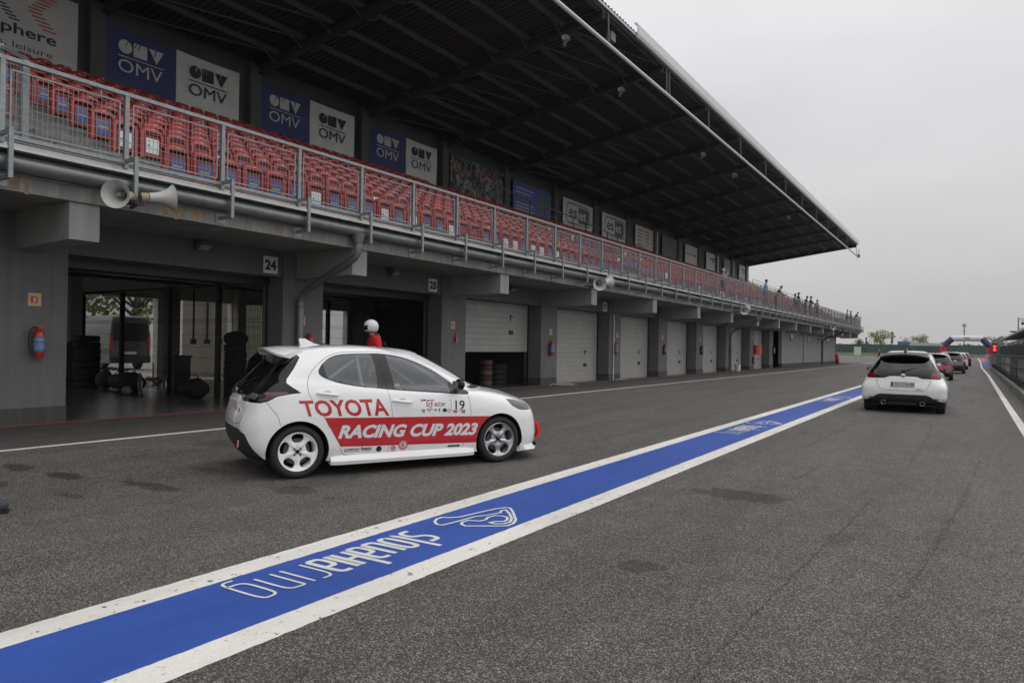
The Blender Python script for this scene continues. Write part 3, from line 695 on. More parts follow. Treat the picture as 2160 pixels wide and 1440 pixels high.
# ---- banners on the back wall
XN = XB+.06
NAVY = mat('navy_banner', (.035, .042, .15), .6, noise=(1.2, .25)); OFFW = mat('white_banner', (.60, .61, .60), .65, noise=(1.2, .12)); GREYT = mat('grey_print', (.55, .55, .58), .6)
INK = mat('banner_ink', (.02, .022, .05), .6); BORD = mat('orange_print', (.42, .12, .07), .6)
def cloth(y0, y1, z0, z1, x, amp=.03, seed=0, M=None):
    r = random.Random(seed); n, k = 22, 12; b = MB(); V = []
    ph = [r.uniform(0, 6) for _ in range(4)]
    for j in range(k+1):
        for i in range(n+1):
            u, v = i/n, j/k; w = amp*math.sin(u*9+ph[0]+v*3)*math.sin(math.pi*min(1, v*1.1))+amp*.5*math.sin(u*21+ph[1]+v*7)
            V.append((x+amp+w*.6, y0+(y1-y0)*u, z0+(z1-z0)*v-.02*math.sin(math.pi*u)))
    b.add(V, [(j*(n+1)+i, j*(n+1)+i+1, (j+1)*(n+1)+i+1, (j+1)*(n+1)+i) for j in range(k) for i in range(n)]); return b
def flat(b, V2, F, x, M=None): b.add([(x, y, z) for y, z in V2], F, M)
def omv(b, yc, zc, s, M):
    """circle, square and triangle above a rule and the letters"""
    x = XN+.062; t = s
    n = 28; circ = [(yc-.95*t+.33*t*math.cos(2*math.pi*i/n), zc+.42*t+.33*t*math.sin(2*math.pi*i/n)) for i in range(n)]
    # radial slot in the disc
    flat(b, circ, [tuple(range(n))], x, M)
    sq = [(-.55,.75),(-.42,.75),(-.52,.5),(-.49,.48),(-.37,.75),(-.25,.75),(-.36,.47),(-.33,.45),(-.19,.75),(.12,.75),(.12,.08),(-.55,.08)]
    flat(b, [(yc+a*t, zc+c*t) for a, c in sq], [tuple(range(len(sq)))], x, M)
    tri = [(.2,.75),(.55,.75),(.47,.42),(.51,.41),(.62,.75),(.96,.75),(.6,.06)]
    flat(b, [(yc+a*t, zc+c*t) for a, c in tri], [tuple(range(len(tri)))], x, M)
    flat(b, [(yc-1.3*t, zc-.09*t), (yc+1.0*t, zc-.09*t), (yc+1.0*t, zc-.05*t), (yc-1.3*t, zc-.05*t)], [(0, 1, 2, 3)], x, M)
    V2, F = text_fit('OMV', yc-1.28*t, zc-.82*t, 2.2*t, .62*t); flat(b, V2, F, x, M)
def slot(b, yc, zc, t, M): flat(b, [(yc-.93*t, zc+.45*t), (yc-.80*t, zc+.70*t), (yc-.84*t, zc+.72*t), (yc-.97*t, zc+.46*t)], [(0, 1, 2, 3)], XN+.065, M)
for (y0, ym, y1, z0, z1, w1, w2) in ((11.55, 14.05, 16.65, 9.9, 12.1, 'leftmost', 'leftmost'), (17.55, 20.15, 22.76, 9.9, 12.12, 'second', 'second'), (23.72, 26.3, 28.75, 9.9, 12.05, 'creased third', 'creased third')):
    for (a, c, Mb, Mp, nm, wd) in ((y0, ym, NAVY, GREYT, 'navy blue', w1), (ym+.01, y1, OFFW, INK, 'off white', w2)):
        o = empty('banner', '%s %s OMV banner on the back wall above the seats' % (wd, nm), 'banner', group='banners behind the grandstand seats')
        cloth(a, c, z0, z1, XN, .03 if 'third' in wd else .016, int(a*7)).build('cloth', Mb, o, smooth=True, fixn=False)
        b = MB(); omv(b, (a+c)/2+.08, 11.22, .70, Mp); slot(b, (a+c)/2+.08, 11.22, .70, Mb); b.build('print', Mp, o, fixn=False)
def banner(y0, y1, z0, z1, Mb, label, cat='banner'):
    o = empty('banner', label, cat, group='banners behind the grandstand seats'); MB().box((XN+.0, y0, z0), (XN+.03, y1, z1)).build('board', Mb, o); return o
def put(b, txt, y, z, w, h, M, bold=0., shear=0.): V2, F = text_fit(txt, y, z, w, h, bold, shear); flat(b, V2, F, XN+.034, M)
LB = mat('x_banner', (.50, .50, .50), .6, noise=(1, .1))
o = banner(4.5, 10.72, 9.9, 12.35, LB, 'pale banner with striped X letters at the far left')
b = MB()
def stripes(b, segs, y0, z0, w, h, n, M, M2=None):
    for i in range(n):
        v = (i+.3)/n; z = z0+h*v
        for (u0, u1, wd) in segs:
            u = u0+(u1-u0)*v; b.add([(XN+.034, y0+w*(u-wd/2), z), (XN+.034, y0+w*(u+wd/2), z-.0), (XN+.034, y0+w*(u+wd/2), z+h/n*.5), (XN+.034, y0+w*(u-wd/2), z+h/n*.5)], [(0, 1, 2, 3)], (M2 or M) if u0 > .9 else M)
stripes(b, [(0.1, .9, .22), (.9, .1, .22)], 7.75, 11.1, 1.35, 1.1, 12, INK); b.build('print', INK, o)
b = MB()
for i in range(10):
    for (sgn, ya) in ((1, 9.25), (1, 6.2)):
        u = abs(i-4.5)/4.5; y = ya+.45*u; z = 11.1+1.1*i/10; b.add([(XN+.034, y, z), (XN+.034, y+.4, z), (XN+.034, y+.4, z+.055), (XN+.034, y, z+.055)], [(0, 1, 2, 3)])
b.build('print', BORD, o); b = MB(); put(b, 'bionic\u00ae sphere', 6.1, 10.62, 4.0, .45, INK, .02); put(b, 'sports, leisure', 7.6, 10.24, 2.4, .25, INK); b.build('print', INK, o)
# dark photographic banner
def chaos_mat():
    M = bpy.data.materials.new('photo_print'); M.use_nodes = True; n = M.node_tree; b = n.nodes['Principled BSDF']; t = n.nodes.new('ShaderNodeTexCoord')
    z = n.nodes.new('ShaderNodeTexNoise'); z.inputs['Scale'].default_value = 1.6; z.inputs['Detail'].default_value = 5; z.inputs['Distortion'].default_value = 2.2; n.links.new(t.outputs['Object'], z.inputs[0])
    r = n.nodes.new('ShaderNodeValToRGB'); r.color_ramp.elements[0].position = .44; r.color_ramp.elements[0].color = (.008, .008, .008, 1); r.color_ramp.elements[1].position = .68; r.color_ramp.elements[1].color = (.30, .30, .31, 1)
    n.links.new(z.outputs[0], r.inputs[0]); n.links.new(r.outputs[0], b.inputs['Base Color']); return M
o = banner(29.9, 35.1, 9.7, 12.1, chaos_mat(), 'dark banner with grey machine parts and pink lettering'); b = MB()
put(b, 'ORIGINAL', 30.0, 11.2, 1.9, .32, BORD); put(b, 'PARTS', 32.7, 11.45, 1.4, .3, BORD); b.build('print', mat('pink_print', (.6, .25, .24), .6), o)
o = banner(36.2, 40.9, 9.7, 12.0, mat('blue_banner', (.07, .10, .32), .5, noise=(.6, .2)), 'blue and green banner with faint white lines of text'); b = MB()
for j, zz in enumerate((11.55, 11.3, 10.6, 10.4, 10.2)): b.box((XN+.03, 36.5, zz), (XN+.036, 38.7-.3*(j % 2), zz+.09))
b.build('print', mat('pale_blue_print', (.35, .38, .55), .6), o)
b = MB(); b.sphere((XN+.03, 40.0, 11.0), .62, None, 20, 10, (.01, 1, 1)); b.build('print', mat('green_print', (.06, .13, .10), .5), o)
EGR = mat('slate_print', (.075, .095, .11), .6)
for (y0, y1, wd) in ((42.6, 47.2, 'nearer'), (48.8, 53.4, 'farther')):
    o = banner(y0, y1, 9.9, 12.1, mat('pale_board', (.60, .62, .61), .5, noise=(1, .06)), '%s of two eset banners, light grey with a rounded logo' % wd); b = MB()
    ya, yb, za, zb = y0+.5, y1-.55, 10.45, 11.85; rr_ = .38
    def rr_poly(y0_, y1_, z0_, z1_, r_):
        P_ = []
        for (cy, cz, a0) in ((y1_-r_, z1_-r_, 0), (y0_+r_, z1_-r_, 90), (y0_+r_, z0_+r_, 180), (y1_-r_, z0_+r_, 270)):
            for q in range(0, 91, 15): P_.append((cy+r_*math.cos(R(a0+q)), cz+r_*math.sin(R(a0+q))))
        return P_
    ring = rr_poly(ya, yb, za, zb, rr_)
    ribbon(b, ring, .09, 0, True, f=lambda y, z: (XN+.036, y, z))
    ym = (ya+yb)/2; h2 = [p for p in rr_poly(ya+.12, yb-.12, za+.12, zb-.12, rr_-.1) if p[0] >= ym]; h2 = [(ym, zb-.12), (ym, za+.12)] + sorted([p for p in h2 if p[1] < 11.1], key=lambda p: math.atan2(p[1]-11.15, p[0]-ym)) + sorted([p for p in h2 if p[1] >= 11.1], key=lambda p: math.atan2(p[1]-11.15, p[0]-ym))
    flat(b, h2, [tuple(range(len(h2)))], XN+.033)
    put(b, 'es', ya+.35, 10.85, 1.2, .6, EGR, .02); b.build('print', EGR, o)
    b = MB(); V2, F = text_fit('et', ym+.1, 10.85, 1.15, .62, .02); flat(b, V2, F, XN+.037); b.build('print', mat('pale_letter', (.6, .62, .61), .6), o)
o = banner(55.2, 60.3, 9.9, 12.1, mat('list_board', (.58, .57, .55), .5), 'white board with three columns of red text'); b = MB()
for c_ in range(3):
    for j in range(6): b.box((XN+.03, 55.7+1.55*c_, 10.2+.3*j), (XN+.036, 55.7+1.55*c_+.9+.2*((j+c_) % 2), 10.2+.3*j+.1))
b.build('print', mat('red_print', (.4, .08, .08), .6), o)
for (y0, y1, M_, lb, pc) in ((61.4, 66.6, mat('grey_board', (.13, .13, .135), .6), 'plain grey blank board behind the upper seats', None), (67.6, 72.0, mat('wb2', (.6, .59, .57), .5), 'white board with one line of red lettering', (.45, .09, .08)),
    (74.2, 78.6, mat('wb3', (.6, .62, .63), .5), 'pale board with a small dark logo near the roof end', (.05, .06, .1)), (80.6, 84.9, mat('wb4', (.26, .27, .34), .5), 'bluish grey board second from the roof end', None), (86.9, 90.9, mat('wb5', (.6, .6, .6), .5), 'last white board beside the end of the roof', (.2, .2, .2))):
    o = banner(y0, y1, 9.95, 12.05, M_, lb)
    if pc:
        b = MB(); ym = (y0+y1)/2
        if 'red' in lb: put(b, 'motorsport', y0+.35, 10.95, y1-y0-.7, .36, None, .02)
        else: b.box((XN+.03, ym-.8, 11.4), (XN+.036, ym+.9, 11.58)); b.box((XN+.03, ym-.3, 11.1), (XN+.036, ym+.4, 11.3))
        b.build('print', mat(lb[:9]+'_p', pc, .6), o)

# ------------------------------------------------------------------ wall fittings
def sign_plate(name, y, z, w, h, txt, label, k):
    o = empty(name, label, 'sign', (XW-.035, y, z)); MB().box((0, -w/2, -h/2), (.012, w/2, h/2)).build('plate', mat('plate_white', (.72, .72, .69), .5), o)
    V2, F = text_fit(txt, -w*.40, -h*.3, w*.80, h*.6, .045); b = MB(); b.add([(.0145, y_, z_) for y_, z_ in V2], F); b.build('numerals', BLACK, o, fixn=False)
sign_plate('number_sign', 10.50, 3.36, .40, .40, '24', 'square white number plate reading 24 beside the left open garage', 0)
sign_plate('number_sign', 16.45, 3.36, .40, .40, '25', 'square white number plate reading 25 above the middle garage', 1)
sign_plate('number_sign', 28.50, 3.36, .40, .40, '27', 'small white number plate reading 27 seen beside a beam', 2)
YEL = mat('photoluminescent_yellow', (.52, .36, .20), .5); SIGR = mat('sign_red', (.42, .03, .04), .4); SIGW = mat('sign_white', (.5, .42, .36), .5)
def fire_sign(y, z, label, s=1.0):
    o = empty('fire_sign', label, 'sign', (XW+.003, y, z), group='small fire signs on the pillars')
    MB().box((0, -.105*s, -.115*s), (.006, .105*s, .115*s)).build('plate', YEL, o)
    MB().box((.0062, -.065*s, -.06*s), (.0075, .05*s, .06*s)).build('red_field', SIGR, o)
    MB().box((.0077, -.02, -.045), (.0085, .012, .03)).bar((.008, -.01, .03), (.008, .035, .04), .004, .008).bar((.008, .012, -.035), (.008, .03, .02), .004, .006).build('pictogram', SIGW, o)
EXR = mat('extinguisher_red', (.42, .018, .022), .28, coat=.4); EXB = mat('extinguisher_label', (.06, .14, .36), .4)
def extinguisher(y, z, label, s=1.0, x=None):
    o = empty('fire_extinguisher', label, 'extinguisher', (x if x is not None else XW+.11, y, z), group='red fire extinguishers on the garage pillars'); o.scale = (s, s, s)
    MB().lathe([(.0, 0), (.075, 0), (.085, .015), (.085, .40), (.075, .45), (.04, .485), (.025, .49), (.025, .52), (0, .52)], n=20).build('body', EXR, o, smooth=True)
    MB().lathe([(.0862, .10), (.0862, .36)], n=20).build('label_band', EXB, o, smooth=True)
    b = MB(); 
    for zz in (.15, .19, .23, .29, .32): b.lathe([(.0868, zz), (.0868, zz+.012)], n=20)
    b.build('label_print', mat('label_print', (.4, .45, .5), .5), o)
    MB().bar((0, -.02, .52), (0, .12, .56), .02, .012).bar((0, -.02, .545), (0, .13, .62), .02, .012).build('lever', EXR, o)
    MB().tube([(0, -.02, .52), (0, -.09, .53), (0, -.15, .44), (0, -.165, .25), (0, -.14, .1), (0, -.10, .05)], .014, n=8).build('hose', RUBBER, o, smooth=True)
    MB().box((-.11, -.03, .35), (-.08, .03, .45)).build('bracket', BLACK, o)
fire_sign(5.53, 2.22, 'largest fire sign, on the wide pillar at the far left'); fire_sign(11.42, 2.07, 'fire sign between the downpipe and garage 25')
fire_sign(17.43, 2.16, 'fire sign on the pillar between garage 25 and the half open door'); fire_sign(23.62, 2.1, 'fire sign on the pillar right of the half open door')
fire_sign(29.75, 2.1, 'fire sign behind the thin white downpipe'); fire_sign(35.45, 2.1, 'faint fire sign on the third pillar of closed doors'); fire_sign(41.6, 2.1, 'fire sign on the pillar before the white bucket'); fire_sign(53.6, 2.45, 'farthest fire sign, above the red cabinet')
extinguisher(5.57, 1.20, 'nearest red fire extinguisher on the wide left pillar'); extinguisher(11.62, 1.22, 'extinguisher partly hidden behind the roof of the racing car')
extinguisher(23.55, 1.18, 'extinguisher on the pillar right of the half open door', 1.05); extinguisher(29.45, 1.18, 'extinguisher mounted next to the thin white downpipe', 1.05)
extinguisher(35.6, 1.18, 'extinguisher on the pillar between the second and third closed doors', 1.05); extinguisher(41.75, 1.18, 'extinguisher on the pillar before the white bucket', 1.05)
extinguisher(53.75, .42, 'extinguisher hanging under the red cabinet', 1.1); extinguisher(60.1, 1.18, 'last extinguisher before the dark recess', 1.1); extinguisher(47.9, 1.3, 'extinguisher half hidden behind the grey downpipe', 1.0)
o = empty('fire_cabinet', 'red fire cabinet with its door swung open on a pillar', 'cabinet', (XW, 54.3, 1.15)); MB().box((0, -.30, 0), (.22, .30, .72)).build('box', EXR, o); MB().bar((.25, .30, .37), (.42, .55, .37), .03, .70).build('door', mat('cab_door', (.62, .1, .09), .5), o)
o = empty('fire_trolley', 'red wheeled fire extinguisher standing at the far corner of the building', 'extinguisher', (-13.3, 89.2, 0)); MB().lathe([(0, .15), (.2, .15), (.22, .25), (.22, 1.0), (.1, 1.2), (0, 1.2)], n=14).build('tank', EXR, o, smooth=True); MB().lathe([(0, -.03), (.18, -.03), (.18, .03), (0, .03)], (0, .28, .18), 'y').lathe([(0, -.03), (.18, -.03), (.18, .03), (0, .03)], (0, -.28, .18), 'y').build('wheels', RUBBER, o); MB().bar((-.2, 0, .3), (-.3, 0, 1.5), .04).build('handle', EXR, o)
o = empty('red_horn', 'small red cone-shaped fitting on the pillar beside the half open door', 'fitting', (XW+.05, 17.55, 1.62)); MB().lathe([(0, 0), (.055, 0), (.05, .04), (.02, .22), (.015, .30), (0, .30)], n=14).build('cone', EXR, o, smooth=True); MB().box((-.05, -.02, .08), (-.01, .02, .16)).build('bracket', BLACK, o)
o = empty('bucket', 'white plastic bucket by the foot of the grey downpipe', 'bucket', (-13.55, 48.6, 0)); MB().lathe([(0, .01), (.17, .01), (.21, .46), (.225, .46), (.225, .49), (.2, .49), (.16, .03)], n=20).build('pail', mat('bucket', (.66, .66, .64), .45), o, smooth=True); MB().tube([(-.2, 0, .44), (-.16, 0, .3), (0, .2, .22), (.16, 0, .3), (.2, 0, .44)], .008, n=6).build('handle', GALV, o)
def floodlight(y, label, x=XW-.04, z=3.60):
    o = empty('floodlight', label, 'floodlight', (x, y, z), group='floodlights above the garage doors')
    MB().box((0, -.03, -.02), (.12, .03, .02)).box((.1, -.14, -.09), (.12, .14, .07)).build('bracket', BLACK, o)
    MB().prism([(.12, -.06), (.16, -.12), (.34, -.03), (.30, .05), (.14, .06)], -.13, .13).build('housing', mat('lamp_housing', (.12, .12, .12), .5), o)
    MB().add([(.165, -.115, -.123), (.165, .115, -.123), (.335, .115, -.038), (.335, -.115, -.038)], [(0, 1, 2, 3)]).build('glass', mat('lamp_glass', (.35, .34, .33), .2), o)
floodlight(8.65, 'floodlight above the leftmost open garage'); floodlight(14.55, 'floodlight between the big downpipe and the half open door'); floodlight(20.6, 'floodlight above the half open door partly behind a beam')
HORN = mat('horn_shell', (.52, .51, .49), .4); HB = mat('horn_driver', (.35, .29, .19), .5); HI = mat('horn_throat', (.25, .25, .25), .5)
def horn(y, dr, label, loc_x=-11.40, z=3.86, s=1.0, grp='horn loudspeakers under the railing', aim=None):
    o = empty('horn_loudspeaker', label, 'loudspeaker', (loc_x, y, z), group=grp); o.scale = (s, s, s)
    if aim: o.rotation_euler = aim
    else: o.rotation_euler = (R(8)*1, 0, R(38 if dr < 0 else -14))
    p = [(.055, 0), (.06, .06), (.075, .14), (.11, .22), (.155, .275), (.162, .28), (.15, .27), (.10, .215), (.068, .14), (.05, .06)]
    MB().lathe([(r, h*dr+.14*dr) for r, h in p], axis='y', n=28).build('bell', HORN, o, smooth=True)
    MB().lathe([(0, .05*dr), (.05, .05*dr), (.056, .06*dr), (.056, .13*dr), (0, .14*dr)], axis='y', n=18).build('driver', HB, o, smooth=True)
    MB().lathe([(0, .36*dr), (.02, .35*dr), (.03, .30*dr), (.03, .15*dr)], axis='y', n=14).build('throat', HI, o, smooth=True)
    MB().box((-.3, -.012, -.10), (.02, .012, -.07)).box((-.012, .05*dr-.02, -.11), (.012, .05*dr+.02, .07)).build('bracket', BLACK, o)
horn(5.92, -1, 'large horn loudspeaker at the left facing the camera', s=1.35); horn(5.98, 1, 'horn loudspeaker facing away beside the leftmost one', s=1.35)
horn(22.6, -1, 'horn facing the camera on the middle of the deck edge', s=1.5); horn(22.75, 1, 'horn facing away on the middle of the deck edge', s=1.5)
horn(41.3, -1, 'far horn facing the camera beyond the fifth beam', s=1.5); horn(41.6, 1, 'far horn facing away beyond the fifth beam', s=1.5)
horn(72.0, -1, 'farthest pair member horn below the spectators', s=1.6)
for (x, y, lb) in ((-13.6, 23.8, 'horn speaker hanging under the front roof nearest the camera'), (-14.0, 29.8, 'second horn speaker hanging under the roof'), (-14.2, 42.2, 'third horn speaker hanging under the roof'), (-14.0, 48.3, 'fourth horn speaker hanging under the roof'), (-14.2, 66.0, 'farthest horn speaker hanging under the roof')):
    horn(y, -1, lb, x, zr(x)-.25, 1.1, 'horn speakers hanging under the roof', (R(-25), 0, R(40)))
o = empty('roof_floodlight', 'small floodlight hanging inside the front roof edge', 'floodlight', (-12.1, 24.9, 13.95)); MB().box((-.1, -.2, -.3), (.12, .2, .05)).build('housing', mat('lamp_housing2', (.16, .17, .16), .5), o); MB().bar((0, 0, .05), (0, 0, .45), .03).build('bracket', BLACK, o)
# gravel heaps by the wall
def gravel(x, y, n, r, label, seed):
    rg = random.Random(seed); b = MB()
    for i in range(n):
        a = rg.uniform(0, 6.28); d = r*abs(rg.gauss(0, .5)); s = rg.uniform(.012, .035); cx, cy = x+d*math.cos(a)*.7, y+d*math.sin(a)
        b.sphere((cx, cy, s*.6+max(0, .05*(1-d/r))), s, None, 5, 3, (1, rg.uniform(.7, 1.3), .7))
    tag(b.build('gravel_heap', mat('pale_gravel', (.42, .37, .27), .9, noise=(9, .3))), label, 'gravel', kind='stuff')
gravel(-13.55, 24.0, 420, .75, 'pale gravel spilled at the foot of the pillar right of the half open door', 3); gravel(-13.6, 29.5, 160, .5, 'small gravel spill by the thin white downpipe', 5)

# ------------------------------------------------------------------ garage contents
MESHB = mat('fence_black', (.006, .006, .006), .6)
def partition(Y, x0, x1, label, posts_):
    o = empty('mesh_partition', label, 'fence', group='black mesh partitions inside the garages')
    for x in posts_: MB().box((x-.06, Y-.06, 0), (x+.06, Y+.06, 3.12)).build('post', MESHB, o)
    MB().box((x0, Y-.04, 3.02), (x1, Y+.04, 3.10)).build('top_rail', MESHB, o)
    b = MB(); x = x0; w = .0075
    zs = [.06, .5, .7, 1.2, 1.45, 1.7, 1.95, 2.2, 2.42, 2.6, 3.0]
    while x < x1:
        for (za, zb) in ((.06, .55), (.63, 2.05), (2.13, 3.0)): b.bar((x, Y, za), (x, Y, zb), w, w, up=(1, 0, 0))
        for (za, zb) in ((.55, .63), (2.05, 2.13)): b.bar((x, Y, za), (x, Y+.04, (za+zb)/2), w, w, up=(1, 0, 0)); b.bar((x, Y+.04, (za+zb)/2), (x, Y, zb), w, w, up=(1, 0, 0))
        x += .052
    for z in (.06, .55, .63, 1.05, 1.35, 1.7, 2.05, 2.13, 2.55, 3.0): b.bar((x0, Y, z), (x1, Y, z), w, w)
    b.build('mesh', MESHB, o, fixn=False)
partition(11.45, -25.1, -14.7, 'black mesh partition between garages 24 and 25', (-25.1, -22.54, -19.84, -17.41, -15.0))
partition(17.47, -25.1, -14.7, 'black mesh partition between garage 25 and the half open garage', (-25.1, -22.5, -19.8, -17.4, -15.0))
MB_dark = mat('dark_panel', (.010, .010, .011), .7)
tag(MB().box((-17.7, 17.52, .1), (-14.75, 17.56, 2.75)).build('dark_panel', MB_dark), 'flat black panel behind the mesh of garage 25', 'sheet')  # flat black panel filling part of the view behind the mesh
def tyre(b, c, axis, ro=.31, w=.2, ri=.2, M=None):
    h = w/2; pr = [(ri, -h*.8), (ri+.03, -h), (ro-.03, -h), (ro, -h*.75), (ro, h*.75), (ro-.03, h), (ri+.03, h), (ri, h*.8), (ri, -h*.8)]
    b.lathe(pr, c, axis, M, n=26)
def tyre_stack(x, y, n, label, grp='tyre stacks in the garages', s=1.0):
    for i in range(n):
        b = MB(); tyre(b, (0, 0, 0), 'z', .31*s); o = b.build('tyre', RUBBER, smooth=True); o.location = (x+.015*math.sin(i*7), y+.015*math.cos(i*5), .105+.205*i)
        tag(o, '%s, %s from the floor' % (label, ORD[i]), 'tyre', grp)
tyre_stack(-23.6, 10.9, 8, 'black tyre in the tall stack behind the leftmost fence post', s=1.25); tyre_stack(-24.4, 11.0, 7, 'black tyre in the stack by the garage 24 rear opening', s=1.2)
tyre_stack(-18.0, 12.4, 7, 'black tyre in the stack beyond the mesh under a jacket')
ws = mat('white_wall_rim', (.2, .19, .18), .5)
for i in range(5):
    b = MB(); tyre(b, (0, 0, 0), 'z', .24, .19, .15); o = b.build('tyre', mat('banded_tyre%d' % (i % 2), (.10, .09, .085) if i % 2 == 0 else (.09, .02, .02), .7), smooth=True); o.location = (-15.45, 21.45, .11+.195*i); tag(o, 'greyish tyre in the narrow stack under the half open door, %s up' % ORD[i], 'tyre', 'tyre stacks in the garages')
tyre_stack(-15.6, 22.35, 4, 'wide dark tyre in the low stack under the half open door', s=1.35)
# jacket on the stack, bags, racing wheel on the floor
b = MB(); rj = random.Random(3); b.sphere((0, 0, 0), .33, None, 14, 9, (.9, 1.1, .75)); b.v = [(x*(1+.2*math.sin(9*y+3*z)), y*(1+.15*math.sin(7*z)), z) for x, y, z in b.v]
o = b.build('dark_jacket', mat('cloth_dark', (.012, .012, .014), .9), smooth=True); o.location = (-18.0, 12.4, 1.58); tag(o, 'dark jacket heaped on the tyre stack behind the mesh', 'jacket')
def bag(x, y, s, M, label):
    b = MB(); b.sphere((0, 0, 0), .5, None, 14, 9, s); b.v = [(a*(1+.1*math.sin(11*c)), c*(1+.08*math.sin(13*a)), d*(1+.12*math.sin(9*a+5*c))) for a, c, d in b.v]
    o = empty('sports_bag', label, 'bag', (x, y, s[2]*.48), .3, group='bags on the floor of garage 24'); b.build('bag_body', M, o, smooth=True)
    MB().tube([(-.25*s[0], 0, .4*s[2]), (-.1*s[0], .02, .66*s[2]), (.12*s[0], .02, .66*s[2]), (.26*s[0], 0, .4*s[2])], .015, n=6).build('handle', BLACK, o)
bag(-21.4, 10.9, (1.1, .5, .55), mat('bag_red', (.06, .012, .012), .8), 'dark red holdall on the garage floor by the fence'); bag(-20.4, 10.6, (1.0, .6, .6), mat('bag_black', (.012, .012, .012), .8), 'black holdall right of the dark red one'); bag(-22.3, 10.8, (.6, .4, .6), mat('bag_grey', (.04, .04, .04), .8), 'small grey bag beside the tall tyre stack'); bag(-17.2, 10.6, (.9, .6, .55), mat('bag_black', (.012, .012, .012), .8), 'black bag behind the spoked wheels')
wc = empty('wheelchair', 'folded wheelchair with large spoked wheels on the garage floor', 'wheelchair', (-18.7, 10.3, 0), R(-20))
for (dx, dy) in ((-.45, -.2), (.42, .25)):
    b = MB(); b.lathe([(.29, -.012), (.31, -.015), (.31, .015), (.29, .012), (.29, -.012)], (dx, dy, .31), 'y', n=32)
    for i in range(12): a = math.pi*2*i/12; b.bar((dx, dy, .31), (dx+.29*math.cos(a), dy, .31+.29*math.sin(a)), .006)
    b.build('wheel', mat('wheel_alloy', (.25, .25, .26), .35, .7), wc)
MB().box((-.3, -.1, .42), (.3, .2, .5)).bar((-.4, 0, .5), (.45, .1, .3), .04).bar((-.4, .1, .25), (.5, .2, .45), .05).build('seat', BLACK, wc); MB().bar((.3, .1, .5), (.35, .1, .85), .03).bar((-.3, .1, .5), (-.34, .1, .9), .03).build('frame', mat('wc_frame', (.15, .03, .03), .4), wc)
b = MB(); b.sphere((-.75, -.25, .13), .13, None, 14, 8, (1.2, 1, .95)); o = empty('helmet', 'silvery helmet lying left of the spoked wheels', 'helmet', (-18.7, 10.3, 0)); b.build('shell', mat('helmet_silver', (.18, .18, .19), .25), o, smooth=True); MB().lathe([(.10, -.02), (.136, .0), (.136, .02), (.1, .04)], (-.75, -.25, .13), 'z').build('trim', BLACK, o)
o = empty('waste_bin', 'grey bin with a white paper by the mesh in garage 25', 'bin', (-21.3, 12.6, 0)); MB().prism([(-.25, 0), (.25, 0), (.3, 1.0), (-.3, 1.0)], -.27, .27).build('body', mat('bin_grey', (.12, .12, .13), .6), o); MB().box((-.1, -.285, .6), (.12, -.275, .9)).build('paper', mat('paper', (.5, .5, .5), .6), o); MB().box((-.32, -.3, 1.0), (.32, .3, 1.05)).build('lid', BLACK, o)

